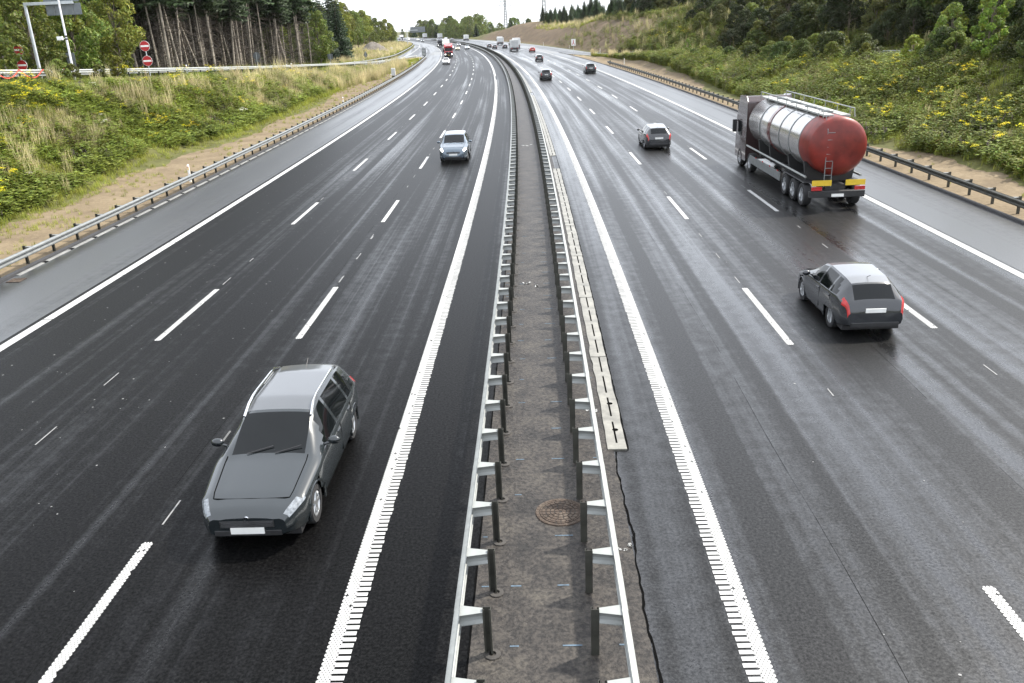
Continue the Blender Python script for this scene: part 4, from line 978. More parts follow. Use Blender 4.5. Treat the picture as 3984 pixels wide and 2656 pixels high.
def car(kind, s, u, facing, col, label, cat='car', metal=.3, lights=False, rails=False, detail=True, plate='plate', group=None, name=None, sc=1.0, tails=True, roof=None):
    """s is the position of the bumper nearer the camera; facing +1 drives away, -1 comes towards the camera"""
    c = CARS[kind]; L = c['L']; ang = float(th(s))
    sc_ = sc
    # local frame: y = 0 at the front bumper, y grows towards the rear of the car
    if facing > 0: base = P(s+L/2*sc, u, .004); rz = ang+math.pi
    else: base = P(s+L/2*sc, u, .004); rz = ang
    t = thing(name or {'van': 'van', 'suv': 'car', 'estate': 'car'}.get(kind, 'car'), label, cat, tuple(base), rz, group); t.scale = (sc, sc, sc)
    pm = paint('car paint '+label[:24], col, metal); rm_ = paint('car roof '+label[:24], roof, .6, .3) if roof else pm  # paler roof colour stands in for the sky reflected in it
    hl = M['lamp_on'] if lights else M['lamp_off']
    ys = np.unique(np.concatenate([np.linspace(0, .5, 9), np.linspace(.5, L-.6, 40 if detail else 18), np.linspace(L-.6, L, 10), np.array(c['ws']), np.array(c['rw']), np.array(c['sg']), np.array(c['pil'])[np.array(c['pil']) < L]]))
    top, belt, wb, wr = (smooth_interp(c[k], ys) for k in ('top', 'belt', 'wb', 'wr'))
    top[0] = smooth_interp(c['top'], np.array([0.0]), .02)[0]
    belt = np.minimum(belt, top-.03)
    zb = smooth_interp([(0, .30), (.25, .22), (.8, .20), (L-.8, .20), (L-.2, .28), (L, .34)], ys)
    NV = 15; Vv = np.zeros((len(ys), 2*NV-1, 3))
    for i, y in enumerate(ys):
        h = top[i]-belt[i]; g = min(1, max(0, (h-.10)/.25)); w_, r_ = wb[i], wr[i]
        zz = zb[i]; m = zz+(belt[i]-zz)*.45
        pr = [(0, zz), (w_*.80, zz), (w_*.965, zz+.05), (w_*1.0, zz+.16), (w_*1.012, m), (w_*1.0, belt[i]-.10), (w_*.985, belt[i]-.035), (w_*.955, belt[i])]
        x0, z0 = w_*.955-.012*g, belt[i]+.006; x1, z1 = r_, top[i]-.055*g-.012*(1-g)
        for f in (.33, .66): pr.append((x0+(x1-x0)*f+.018*g*math.sin(f*math.pi), z0+(z1-z0)*f))
        pr += [(x1, z1), (x1-.05*g-.10*(1-g), top[i]-.018), (x1*.62, top[i]-.002), (x1*.3, top[i]+.006), (0, top[i]+.008)]
        pr = pr[:NV]
        for j, (x, z) in enumerate(pr): Vv[i, j] = (x, y-L/2, z); Vv[i, 2*NV-2-j] = (-x, y-L/2, z)
    parts = {}
    def put(nm, f): parts.setdefault(nm, []).append(f)
    ny = len(ys); nn = 2*NV-1
    for i in range(ny-1):
        ym = (ys[i]+ys[i+1])/2
        for j in range(nn):
            jj = j if j < NV-1 else 2*NV-3-j; j2 = j+1
            if j == nn-1: jj = 0; j2 = 0 if False else j
            if j == nn-1: continue
            nm = 'body'
            if 7 <= jj <= 9 and c['sg'][0] < ym < c['sg'][1]+(.0 if jj == 7 else -.12*(jj-7)):
                k = sum(ym > p for p in c['pil']); nm = 'body' if any(abs(ym-p) < .045 for p in c['pil']) else 'side_window%d%d' % (k, j < NV)
                if ym < c['sg'][0]+.14*(jj-7) : nm = 'body'
            if jj >= 11 and c['ws'][0] < ym < c['ws'][1]: nm = 'windscreen'
            if jj >= 11 and c['rw'][0] < ym < c['rw'][1]: nm = 'rear_window'
            if kind == 'van' and nm == 'rear_window': nm = 'body'
            if nm == 'body' and 6 <= jj <= 8 and .045 < ym < .40 + .05*(jj == 6): nm = 'headlight%d' % (j < NV)
            if tails and nm == 'body' and (5 <= jj <= 7 if kind != 'van' else 5 <= jj <= 9) and L-.36+.06*(7-jj) < ym < L-.02: nm = 'tail_light%d' % (j < NV)
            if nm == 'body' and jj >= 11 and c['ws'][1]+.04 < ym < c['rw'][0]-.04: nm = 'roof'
            put(nm, (i*nn+j, (i+1)*nn+j, (i+1)*nn+j+1, i*nn+j+1))
    put('body', tuple(range(0, nn))[::-1]); put('body', tuple(range((ny-1)*nn, ny*nn)))
    flat = Vv.reshape(-1, 3)
    # wheel arches are cut out of the flanks
    yf, yr, wrad = .86-L/2, L-.95-L/2, (.33 if kind != 'suv' else .36)
    keep = []
    for f in parts['body']:
        cc = flat[list(f)].mean(0)
        if len(f) == 4 and abs(cc[0]) > .6 and any(math.hypot(cc[1]-yy, cc[2]-wrad) < wrad+.035 for yy in (yf, yr)): continue
        keep.append(f)
    parts['body'] = keep
    for nm, fs in parts.items():
        idx = sorted({v for f in fs for v in f}); mp = {v: k for k, v in enumerate(idx)}
        me = bpy.data.meshes.new(nm); me.from_pydata([tuple(flat[v]) for v in idx], [], [tuple(mp[v] for v in f) for f in fs])
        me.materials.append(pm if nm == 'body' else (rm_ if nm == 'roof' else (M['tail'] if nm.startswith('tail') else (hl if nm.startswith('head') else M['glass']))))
        bm = bmesh.new(); bm.from_mesh(me); bmesh.ops.remove_doubles(bm, verts=bm.verts, dist=1e-4); bmesh.ops.recalc_face_normals(bm, faces=bm.faces); bm.to_mesh(me); bm.free()
        me.shade_smooth()
        try: me.set_sharp_from_angle(angle=R(38))
        except Exception: pass
        link('side_window' if nm.startswith('side') else nm.rstrip('01'), me, t)
    H2 = L/2; W0 = float(np.interp(.25, ys, wb)); zf = float(np.interp(.2, ys, belt)); zr_ = float(np.interp(L-.15, ys, belt)); Wr = float(np.interp(L-.2, ys, wb))
    # underbody and arch lips
    mb = MB(); mb.box(-.74, .74, -H2+.25, H2-.25, .16, .40); mb.build('underbody', M['trim'], t)
    for yy in (yf, yr):
        for sg in (-1, 1):
            mb = MB()
            mb.tube([(sg*(float(np.interp(yy+H2+math.cos(a)*(wrad+.05), ys, wb))*1.0-.004), yy+math.cos(a)*(wrad+.05), wrad+math.sin(a)*(wrad+.05)) for a in np.linspace(-.25, math.pi+.25, 15)], .022, 5)
            mb.build('wheel_arch', M['trim'] if kind == 'suv' else pm, t, True)
    add_wheels(t, .955*float(np.interp(L*.5, ys, wb))-.115, (yf, yr), wrad, .215)
    for sg in (-1, 1):
        w_ = float(np.interp(c['sg'][0], ys, wb)); zm = float(np.interp(c['sg'][0], ys, belt)); mb = MB()
        mb.ell((sg*(w_+.10), c['sg'][0]-H2+.02, zm+.09), (.115, .065, .075), 10, 8).tube([(sg*(w_-.06), c['sg'][0]-H2, zm+.03), (sg*(w_+.05), c['sg'][0]-H2, zm+.07)], .025, 5); mb.build('wing_mirror', pm if detail else M['trim'], t, True)
        if detail:
            for yy in (c['sg'][0]+.78, c['sg'][0]+1.62):
                if kind == 'van' and yy > c['sg'][0]+1: continue
                w_ = float(np.interp(yy, ys, wb)); mb = MB(); mb.box(sg*(w_*1.005)-.012, sg*(w_*1.005)+.016, yy-H2-.09, yy-H2+.09, float(np.interp(yy, ys, belt))-.135, float(np.interp(yy, ys, belt))-.105); mb.build('door_handle', pm if metal else M['trim'], t, bevel=.006)
                mb = MB(); mb.box(sg*w_*1.006-.004, sg*w_*1.006+.004, yy-H2+.14, yy-H2+.148, .34, float(np.interp(yy, ys, belt))-.05); mb.build('door_seam', M['black'], t)
        if rails:
            rr_ = [(sg*(float(np.interp(y, ys, wr))-.035), y-H2, float(np.interp(y, ys, top))+(.045 if 2.25 < y < L-.75 else -.005)) for y in np.linspace(2.05, L-.6, 9)]
            mb = MB(); mb.tube(rr_, .022, 6); mb.build('roof_rail', M['chrome'], t, True)
    gz = zf-.16; mb = MB(); yg = -H2-.004
    mb.box(-.42, .42, yg-.008, yg+.06, gz-.06, gz+.055); mb.build('grille', M['trim'], t, bevel=.008)
    mb = MB(); mb.box(-.52, .52, yg-.006, yg+.09, .30, .395); mb.build('lower_grille', M['trim'], t, bevel=.01)
    mb = MB(); mb.box(-.26, .26, yg-.022, yg-.006, gz-.16, gz-.055); mb.build('number_plate', M[plate], t)
    zc = zr_-.18; mb = MB(); mb.box(-.26, .26, H2-.01, H2+.014, zc-.06, zc+.05); mb.build('number_plate', M[plate], t)
    mb = MB(); mb.box(-.62, .62, H2-.10, H2+.022, .30, .44); mb.build('rear_bumper', M['trim'], t, bevel=.02)
    if detail:
        mb = MB(); yw = c['ws'][0]; 
        for x in (-.35, .12):
            mb.tube([(x, yw-H2-.02, float(np.interp(yw, ys, top))+.015), (x+.42, yw+.10-H2, float(np.interp(yw+.12, ys, top))+.03)], .009, 4)
        mb.build('wiper', M['trim'], t)
        mb = MB(); hy = np.linspace(.34, c['ws'][0]-.03, 8)
        for sg in (-1, 1): mb.tube([(sg*float(np.interp(y, ys, wr))*.94, y-H2, float(np.interp(y, ys, top))-.010) for y in hy], .0075, 4)
        mb.tube([(x*float(np.interp(.34, ys, wr))*.94, .34-H2-.03*(1-x*x), float(np.interp(.34-.03*(1-x*x), ys, top))-.010+.016*(1-abs(x))) for x in np.linspace(-1, 1, 7)], .0075, 4)
        mb.build('bonnet_seam', M['black'], t)
        mb = MB(); mb.lathe([(.045, -.012), (.045, .012), (0, .014)], 'y', (0, -H2-.004, zf-.075), 14); mb.build('badge', M['chrome'], t)
        mb = MB()
        for zz in (-.035, -.005, .025): mb.box(-.40, .40, yg-.014, yg-.008, gz+zz-.005, gz+zz+.005)
        mb.build('grille_bars', M['chrome'], t)
        mb = MB(); mb.tube([(0, c['rw'][0]-.35-H2, float(np.interp(c['rw'][0]-.35, ys, top))), (0, c['rw'][0]-.12-H2, float(np.interp(c['rw'][0]-.2, ys, top))+.14)], .008, 4); mb.build('aerial', M['trim'], t)
    return t
NEARG = None
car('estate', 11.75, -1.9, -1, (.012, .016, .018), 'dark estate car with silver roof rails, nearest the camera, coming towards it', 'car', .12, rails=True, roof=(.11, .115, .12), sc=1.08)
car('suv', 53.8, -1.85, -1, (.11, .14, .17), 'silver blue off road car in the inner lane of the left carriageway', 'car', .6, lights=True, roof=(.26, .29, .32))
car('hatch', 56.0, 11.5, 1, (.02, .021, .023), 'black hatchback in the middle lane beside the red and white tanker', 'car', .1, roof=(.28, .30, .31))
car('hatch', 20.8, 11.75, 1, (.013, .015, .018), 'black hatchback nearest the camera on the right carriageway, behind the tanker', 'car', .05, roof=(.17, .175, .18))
car('suv', 132.5, 7.75, 1, (.012, .012, .013), 'black car alone in the inner lane of the right carriageway', 'car', .3, sc=.97)
car('suv', 145.5, 16.0, 1, (.012, .013, .013), 'black car in the outer lane near the start of the right guard rail', 'car', .3)
car('hatch', 202, 11.4, 1, (.012, .012, .013), 'black hatchback in the middle lane ahead of the red car', 'car', .3, detail=False)
car('hatch', 271, 15.6, 1, (.36, .035, .02), 'small red car in the outer lane near the red merging sign', 'car', .2, detail=False)
car('hatch', 327, 7.6, 1, (.02, .02, .022), 'black car far off beside the median, behind another dark car', 'car', .3, detail=False)
car('hatch', 352, 7.4, 1, (.045, .042, .04), 'dark grey car farthest along the inner lane of the right carriageway', 'car', .3, detail=False)
car('hatch', 329, 11.6, 1, (.02, .02, .022), 'black car far off in front of the pale motorhome', 'car', .3, detail=False)
car('sedan', 207, -10.2, -1, (.80, .80, .80), 'white saloon in front of the red truck', 'car', .0, lights=False, plate='plate')
car('hatch', 331, -6.0, -1, (.42, .38, .26), 'beige car with lit headlamps far off in the middle lane', 'car', .4, lights=True, detail=False)
car('hatch', 340, -2.0, -1, (.45, .48, .50), 'silver car with lit headlamps nearest the median on the left carriageway', 'car', .5, lights=True, detail=False)
car('hatch', 402, -2.2, -1, (.16, .17, .19), 'grey car with lit headlamps far off close to the median', 'car', .5, lights=True, detail=False)
car('hatch', 352, -7.6, -1, (.5, .55, .6), 'pale blue car partly hidden behind the red truck', 'car', .4, lights=True, detail=False)
car('suv', 578, -9.8, -1, (.10, .11, .12), 'dark car with lit headlamps far off at the bend', 'car', .3, lights=True, detail=False)
car('sedan', 655, -6.0, -1, (.75, .76, .77), 'white car far off behind the dark car at the bend', 'car', .0, lights=True, detail=False)
car('van', 690, -9.9, -1, (.80, .80, .79), 'white van far off left of the truck at the bend', 'van', .0, lights=True, detail=False)
car('van', 722, -6.0, -1, (.78, .78, .78), 'second white van far off at the bend, behind the other van', 'van', .0, lights=True, detail=False)
car('van', 600, 7.8, 1, (.78, .78, .77), 'white van driving away far off beside the median', 'van', .0, detail=False)
car('sedan', 596, 11.5, 1, (.2, .21, .22), 'grey car driving away far off beside a white van', 'car', .4, detail=False)

def box_lorry(s, u, facing, L, label, cabcol, boxcol, H=3.8, cab=True, lights=False, logo=False, cat='truck', boxmetal=0.0, shared_W=2.5):
    ang = float(th(s)); base = P(s+L/2, u, .004); t = thing('truck', label, cat, tuple(base), ang+(math.pi if facing > 0 else 0)); h = L/2; W = shared_W/2
    cm = paint('cab paint '+label[:20], cabcol, .1); bmt = plain('box '+label[:20], boxcol, .5, boxmetal, .08, 1.5)
    c1 = 2.2
    mb = MB(); mb.box(-W, W, -h+c1+.45, h, 1.05, H)
    mb.build('box_body', bmt, t, bevel=.03)
    mb = MB(); mb.box(-W+.03, W-.03, h-.012, h+.018, 1.15, 1.28).box(-.012, .012, h-.012, h+.03, 1.3, H-.08)
    for x in (-.8, -.45, .45, .8): mb.box(x-.02, x+.02, h-.012, h+.04, 1.1, H-.08)
    mb.build('rear_door', M['galv'], t)
    mb = MB(); mb.box(-W+.35, W-.35, -h+.6, h-.1, .62, 1.0); mb.build('chassis', M['trim'], t)
    # cab: raked front with windscreen
    prof = [(-h, .45), (-h, 1.45), (-h+.10, 1.55), (-h+.28, 2.55), (-h+.50, 2.98), (-h+1.1, 3.35 if H > 3 else 2.7), (-h+c1, 3.45 if H > 3 else 2.75), (-h+c1, .45)]
    mb = MB(); mb.prism(prof, -W+.03, W-.03, 'yz'); mb.build('cab', cm, t, bevel=.05)
    mb = MB(); mb.hexa([(-W+.14, -h+.075, 1.64), (W-.14, -h+.075, 1.64), (W-.14, -h+.2, 1.64), (-W+.14, -h+.2, 1.64), (-W+.16, -h+.245, 2.52), (W-.16, -h+.245, 2.52), (W-.16, -h+.4, 2.52), (-W+.16, -h+.4, 2.52)]); mb.build('windscreen', M['glass'], t, bevel=.02)
    mb = MB(); mb.box(-W+.02, W-.02, -h-.06, -h+.3, .30, .95); mb.build('bumper', M['trim'], t, bevel=.03)
    mb = MB(); mb.box(-.85, .85, -h-.03, -h+.05, .97, 1.42); mb.build('grille', M['trim'], t, bevel=.01)
    for sg in (-1, 1):
        mb = MB(); mb.box(sg*(W-.02)-.02, sg*(W-.02)+.02, -h+.45, -h+1.25, 1.6, 2.35); mb.build('side_window', M['glass'], t)
        mb = MB(); mb.ell((sg*.93, -h-.06, .74), (.19, .06, .15), 12, 8); mb.build('headlight', M['lamp_on'] if lights else M['lamp_off'], t, True)
        mb = MB(); mb.box(sg*(W+.12)-.10, sg*(W+.12)+.10, -h+.12, -h+.26, 1.75, 2.45).tube([(sg*(W-.05), -h+.3, 2.4), (sg*(W+.1), -h+.2, 2.38)], .02, 5); mb.build('wing_mirror', M['trim'], t, bevel=.03)
        mb = MB(); mb.box(sg*.95-.2, sg*.95+.2, h-.01, h+.03, .86, 1.0); mb.build('tail_light', M['tail'], t)
    mb = MB(); mb.box(-.26, .26, -h-.085, -h-.06, .45, .57); mb.build('number_plate', M['plate_y'] if logo else M['plate'], t)
    mb = MB(); mb.box(-1.1, 1.1, h-.12, h-.02, .5, .62); mb.build('rear_guard', M['galv'], t)
    if logo:     # diamond emblem on the grille and a sun visor with pale lettering band
        mb = MB()
        for a, b in (((0, .22), (.13, 0)), ((.13, 0), (0, -.22)), ((0, -.22), (-.13, 0)), ((-.13, 0), (0, .22))):
            mb.hexa([(a[0], -h-.05, 1.28+a[1]), (b[0], -h-.05, 1.28+b[1]), (b[0]*.55, -h-.05, 1.28+b[1]*.6), (a[0]*.55, -h-.05, 1.28+a[1]*.6), (a[0], -h-.09, 1.28+a[1]), (b[0], -h-.09, 1.28+b[1]), (b[0]*.55, -h-.09, 1.28+b[1]*.6), (a[0]*.55, -h-.09, 1.28+a[1]*.6)])
        mb.build('diamond_emblem', M['chrome'], t)
        mb = MB(); mb.hexa([(-W+.1, -h+.22, 2.58), (W-.1, -h+.22, 2.58), (W-.1, -h+.45, 2.62), (-W+.1, -h+.45, 2.62), (-W+.1, -h+.14, 2.78), (W-.1, -h+.14, 2.78), (W-.1, -h+.45, 2.95), (-W+.1, -h+.45, 2.95)]); mb.build('sun_visor', cm, t, bevel=.02)
        mb = MB(); mb.box(-.8, .8, -h+.30, -h+.62, 3.0, 3.16); mb.build('roof_sign', M['signwhite'], t, bevel=.02)
    add_wheels(t, W-.16, [-h+1.2, h-1.2, h-2.5] if L > 8.5 else [-h+1.1, h-1.5], .48 if H > 3 else .36, .28)
    return t
box_lorry(260, -10.1, -1, 13, 'red truck with black grille and lit headlamps behind the white saloon', (.40, .018, .02), (.30, .05, .05), 3.5, lights=True, logo=True)
box_lorry(322, -10.3, -1, 12, 'white and green truck close behind the red truck', (.55, .60, .52), (.78, .79, .77), 4.0, lights=True)
box_lorry(404, -10.4, -1, 9, 'white box truck with dark cab third in the row behind the red truck', (.03, .03, .035), (.80, .80, .80), 3.3, lights=True)
box_lorry(735, -9.8, -1, 12, 'white truck farthest off at the bend beside the trees', (.80, .80, .80), (.78, .78, .78), 3.9, lights=True)
box_lorry(287, 11.4, 1, 7.2, 'tall grey box truck driving away in the middle lane', (.5, .5, .5), (.55, .56, .55), 3.5)
box_lorry(324, 15.5, 1, 7.0, 'white box truck beside the grey one in the outer lane', (.75, .75, .75), (.80, .80, .79), 3.5)
box_lorry(390, 15.6, 1, 6.8, 'pale grey motorhome driving away in the outer lane below the cutting', (.7, .7, .69), (.66, .67, .66), 3.1, cat='motorhome')
box_lorry(552, 15.6, 1, 9, 'truck with pale rear and dark side at the far end of the cutting', (.2, .2, .22), (.74, .74, .72), 3.4)
box_lorry(690, 15.4, 1, 12, 'grey trailer truck driving away far off, the nearer of two at the bend', (.4, .4, .4), (.62, .62, .62), 4.0)
box_lorry(775, 15.4, 1, 12, 'grey trailer truck driving away far off, the farther of two at the bend', (.4, .4, .4), (.60, .60, .60), 4.0)

# ------------------------------------------------------------------ tanker
def tanker(s, u):
    L = 13.6; ang = float(th(s)); t = thing('tanker_truck', 'long tanker truck with polished white tank and red rear end in the outer lane', 'tanker', tuple(P(s+L/2, u, .004)), ang)
    h = L/2       # local y: -h rear bumper (towards the camera), +h front
    red = plain('tanker red', (.155, .018, .012), .40, 0, .4, 1.6, .4); dred = paint('tanker dark red', (.09, .014, .012), .0, .35)
    steel = plain('polished tank steel', (.50, .485, .47), .20, .75, .14, .9); grey = plain('tank walkway grey', (.34, .35, .34), .6, .3, .25, 2)
    r, cz = 1.24, 2.62; y0, y1 = -h+.55, h-2.5
    def shell(a, b, rr, nm, mat, dome=0, n=40):
        mb = MB(); prof = []
        if dome < 0: prof = [(rr*math.sin(k/6*math.pi/2), a-.34*math.cos(k/6*math.pi/2)) for k in range(7)]
        else: prof = [(rr, a)]
        prof += [(rr, b)]
        if dome > 0: prof += [(rr*math.cos(k/6*math.pi/2), b+.34*math.sin(k/6*math.pi/2)) for k in range(1, 7)]
        mb.lathe([(q, p) for q, p in prof], 'y', (0, 0, cz), n); return mb.build(nm, mat, t, True)
    shell(y0+1.35, y0+6.2, r, 'tank_shell', steel); shell(y0+6.52, y1-.32, r, 'tank_shell', steel, 1)
    shell(y0, y0+1.349, r+.012, 'tank_end', red, -1); 
    mb = MB(); mb.lathe([(r, y0+6.2), (r+.035, y0+6.2), (r+.035, y0+6.52), (r, y0+6.52)], 'y', (0, 0, cz), 40); mb.build('tank_band', dred, t)
    for yy in (y0+1.36, y0+2.9, y0+4.5, y0+8.0):
        mb = MB(); mb.lathe([(r, yy), (r+.022, yy), (r+.022, yy+.09), (r, yy+.09)], 'y', (0, 0, cz), 40); mb.build('tank_hoop', M['galv'], t, True)
    mb = MB(); mb.lathe([(.95, y0-.17), (1.0, y0-.17), (1.0, y0-.13), (.95, y0-.13)], 'y', (0, 0, cz), 32); mb.build('end_ring', dred, t)
    mb = MB(); mb.box(-.52, -.10, y0+.5, y1, cz+r-.02, cz+r+.05).box(.2, .62, y0+.5, y1-.5, cz+r-.06, cz+r+.03); mb.build('walkway', grey, t)
    mb = MB()
    for x in (-.62, .72):
        mb.tube([(x, y0+.3, cz+r-.05), (x, y0+.4, cz+r+.30), (x, y1-.2, cz+r+.30), (x, y1-.1, cz+r-.1)], .025, 6)
        for k in range(6): mb.tube([(x, y0+.9+k*1.6, cz+r-.1), (x, y0+.9+k*1.6, cz+r+.30)], .018, 5)
    mb.build('handrail', M['galv_light'], t, True)
    for k in range(4):
        mb = MB(); mb.lathe([(.26, cz+r-.06), (.26, cz+r+.10), (.22, cz+r+.14), (0, cz+r+.15)], 'z', (.05, y0+1.8+k*2.3, 0), 18); mb.build('manway_lid', M['galv'], t, True)
    mb = MB(); mb.box(-.42, .42, -h+.4, h-.8, .72, 1.02); mb.build('chassis', M['trim'], t)
    for yy in (y0+.8, y0+3.2, y0+6.4, y0+8.4):
        mb = MB(); mb.hexa([(-1.0, yy-.09, 1.02), (1.0, yy-.09, 1.02), (1.0, yy+.09, 1.02), (-1.0, yy+.09, 1.02), (-1.14, yy-.09, 1.9), (1.14, yy-.09, 1.9), (1.14, yy+.09, 1.9), (-1.14, yy+.09, 1.9)]); mb.build('cradle', M['trim'], t)
    for sg in (-1, 1):
        mb = MB(); mb.box(sg*1.22-.03, sg*1.22+.03, y0+3.9, y1-.9, .52, .92); mb.build('side_guard', M['galv'], t, bevel=.01)
        mb = MB(); mb.tube([(sg*1.2, y0+.2, 1.32), (sg*1.2, y1, 1.32)], .05, 6); mb.build('hose_tube', M['galv_light'], t, True)
        mb = MB(); mb.box(sg*1.05-.20, sg*1.05+.20, y0+.2, y0+3.6, 1.04, 1.10); mb.build('mudguard', M['trim'], t, bevel=.02)
        mb = MB(); mb.box(sg*.92-.22, sg*.92+.22, -h-.03, -h+.05, .84, 1.0); mb.build('tail_light', M['tail'], t, bevel=.01)
        for k in range(4):
            mb = MB(); mb.box(sg*1.255-.012, sg*1.255+.012, y0+4.2+k*1.35, y0+4.36+k*1.35, .93, .99); mb.build('side_marker', M['tail'], t)
        mb = MB(); mb.box(sg*.72-.42, sg*.72+.42, -h+.01, -h+.03, 1.04, 1.28); mb.build('hazard_board', M['plate_y'], t)
    mb = MB(); mb.box(-1.18, 1.18, -h+.03, -h+.3, .52, .80); mb.build('rear_bumper', M['trim'], t, bevel=.02)
    mb = MB(); mb.box(-.26, .26, -h-.02, -h+.03, .56, .68); mb.build('number_plate', M['plate'], t)
    mb = MB()
    for x in (-.55, -.25): mb.tube([(x, y0-.30, .95), (x, y0-.24, cz+r*.6), (x, y0+.2, cz+r+.06)], .02, 5)
    for k in range(8): mb.tube([(-.55, y0-.30+.0*k, 1.15+k*.3), (-.25, y0-.30, 1.15+k*.3)], .014, 4)
    mb.build('ladder', M['galv'], t, True)
    # tractor unit in front
    mb = MB(); mb.prism([(h-2.25, .5), (h-2.25, 3.6), (h-1.9, 3.9), (h-.6, 3.8), (h-.12, 2.7), (h, 1.5), (h, .5)], -1.22, 1.22, 'yz'); mb.build('cab', paint('tractor cab', (.05, .03, .03), .1), t, bevel=.06)
    mb = MB(); mb.hexa([(-1.08, h-.10, 1.65), (1.08, h-.10, 1.65), (1.08, h-.02, 1.65), (-1.08, h-.02, 1.65), (-1.05, h-.26, 2.62), (1.05, h-.26, 2.62), (1.05, h-.10, 2.62), (-1.05, h-.10, 2.62)]); mb.build('windscreen', M['glass'], t)
    for sg in (-1, 1):
        mb = MB(); mb.box(sg*1.225-.01, sg*1.225+.01, h-1.35, h-.5, 1.7, 2.5); mb.build('side_window', M['glass'], t)
        mb = MB(); mb.box(sg*1.38-.11, sg*1.38+.11, h-.3, h-.14, 1.8, 2.5).tube([(sg*1.2, h-.25, 2.45), (sg*1.36, h-.22, 2.42)], .02, 5); mb.build('wing_mirror', M['trim'], t, bevel=.03)
        mb = MB(); mb.box(sg*.9-.18, sg*.9+.18, h-.02, h+.03, .7, .9); mb.build('headlight', M['lamp_off'], t)
    add_wheels(t, 1.06, [y0+.55, y0+1.85, y0+3.15, h-1.1, h-3.3], .50, .34)
    return t
tanker(36.3, 16.15)

# ------------------------------------------------------------------ signs, posts and other roadside things
def stand(name, label, cat, s, u, rz=None, group=None, z=None):
    p = T(s, u) if z is None else P(s, u, z)
    return thing(name, label, cat, tuple(p), float(th(s)) if rz is None else rz, group)
def no_entry(s, u, label, top):
    t = stand('no_entry_sign', label, 'road sign', s, u, 0.0, 'no entry signs at the left slip road')
    mb = MB(); mb.tube([(0, .05, -.3), (0, .05, top+.3)], .038, 8); mb.build('pole', M['polegrey'], t, True)
    for z in (top, top-1.27):
        mb = MB(); mb.lathe([(.45, -.012), (.45, .012)], 'y', (0, 0, z), 36)
        mb.lathe([(.45, -.012), (.435, -.014), (.435, -.012)], 'y', (0, 0, z), 36)
        d = mb.build('sign_disc', M['signwhite'], t)
        mb = MB(); mb.lathe([(.432, -.015), (0, -.0155)], 'y', (0, 0, z), 36); mb.lathe([(.43, .0125), (0, .013)], 'y', (0, 0, z), 36); mb.build('red_face', M['signred'], d)
        mb = MB(); mb.box(-.37, .37, -.0195, -.0165, z-.075, z+.075); mb.build('white_bar', M['signwhite'], d)
no_entry(80.2, -31.0, 'pair of round red no entry signs on one pole in front of the pale rail', 2.75)
no_entry(77.6, -41.0, 'pair of round red no entry signs at the far left behind the pale rail', 2.75)
# cantilever sign seen from behind
t = stand('sign_gantry', 'cantilever arm on a steel pole carrying grey backed direction boards over the left slip road', 'sign gantry', 80.9, -41.3, 0.0)
mb = MB(); mb.tube([(0, 0, -.4), (0, 0, 6.7)], [.16, .12], 12); mb.build('pole', M['polegrey'], t, True)
mb = MB(); mb.box(-.1, 4.4, -.11, .11, 6.55, 6.80); mb.build('arm', M['polegrey'], t, bevel=.02)
for z0, z1, x0, x1 in ((5.65, 6.62, 1.75, 4.95), (6.74, 7.9, 1.65, 4.85)):
    mb = MB(); mb.box(x0, x1, .15, .19, z0, z1); b = mb.build('sign_board', M['signgrey'], t, bevel=.01)
    mb = MB()
    for x in (x0+.75, x1-.75): mb.box(x-.04, x+.04, .105, .149, z0+.06, z1-.06)
    mb.build('board_rib', M['galv'], b)
# pale pole with a camera
t = stand('camera_pole', 'tall pale pole with a small white camera box in front of the rail', 'camera pole', 68.8, -32.3, 0.0)
mb = MB(); mb.tube([(0, 0, -.4), (0, 0, 3.0), (0, 0, 9.5)], [.085, .078, .055], 12); mb.build('pole', M['polewhite'], t, True)
for z in (2.95, 3.15):
    mb = MB(); mb.tube([(0, 0, z), (0, 0, z+.13)], .088, 12); mb.build('strap', M['trim'], t, True)
mb = MB(); mb.box(-.64, -.30, -.22, .14, 2.95, 3.22).tube([(-.3, 0, 3.06), (-.06, 0, 3.06)], .03, 6); mb.build('camera_box', M['signwhite'], t, bevel=.02)
def back_sign(label, s, u, shape, wd, ht, top, cat='road sign', panels=1):
    t = stand('road_sign', label, cat, s, u, float(th(s)))
    mb = MB(); mb.tube([(0, -.04, -.3), (0, -.04, top)], .035, 8); mb.build('pole', M['polegrey'], t, True)
    if shape == 'round':
        mb = MB(); mb.lathe([(wd/2, 0), (wd/2, .02), (0, .022)], 'y', (0, 0, top-wd/2), 32); mb.lathe([(0, -.001), (wd/2, 0)], 'y', (0, 0, top-wd/2), 32); mb.build('sign_plate', M['signgrey'], t)
        mb = MB(); mb.box(-.36, .36, .0, .02, top-wd-.42, top-wd-.04); mb.build('lower_plate', M['signgrey'], t, bevel=.005)
    elif shape == 'tri':
        mb = MB(); mb.prism([(-wd/2, top-ht), (wd/2, top-ht), (.04, top), (-.04, top)], 0, .02); mb.build('sign_plate', M['signgrey'], t)
        mb = MB(); mb.box(-.3, .3, 0, .02, top-ht-.30, top-ht-.03); mb.build('lower_plate', M['signgrey'], t)
    else:
        z = top
        for k, f in enumerate(panels if isinstance(panels, tuple) else (1,)):
            h = ht*f; mb = MB(); w_ = wd*(1-.08*k); mb.box(-w_/2, w_/2, 0, .02, z-h+.015, z); mb.build('sign_plate', M['signgrey'], t, bevel=.005); z -= h
    mb = MB()
    for z in (top-.2, top-ht+.25): mb.box(-wd*.3, wd*.3, -.03, -.002, z-.025, z+.025)
    mb.build('clamp_rail', M['galv'], t); return t
back_sign('grey backs of three stacked sign plates behind the rail by leafy trees', 86, -40.7, 'rect', .85, 1.8, 2.6, 'road sign', (.47, .2, .33))
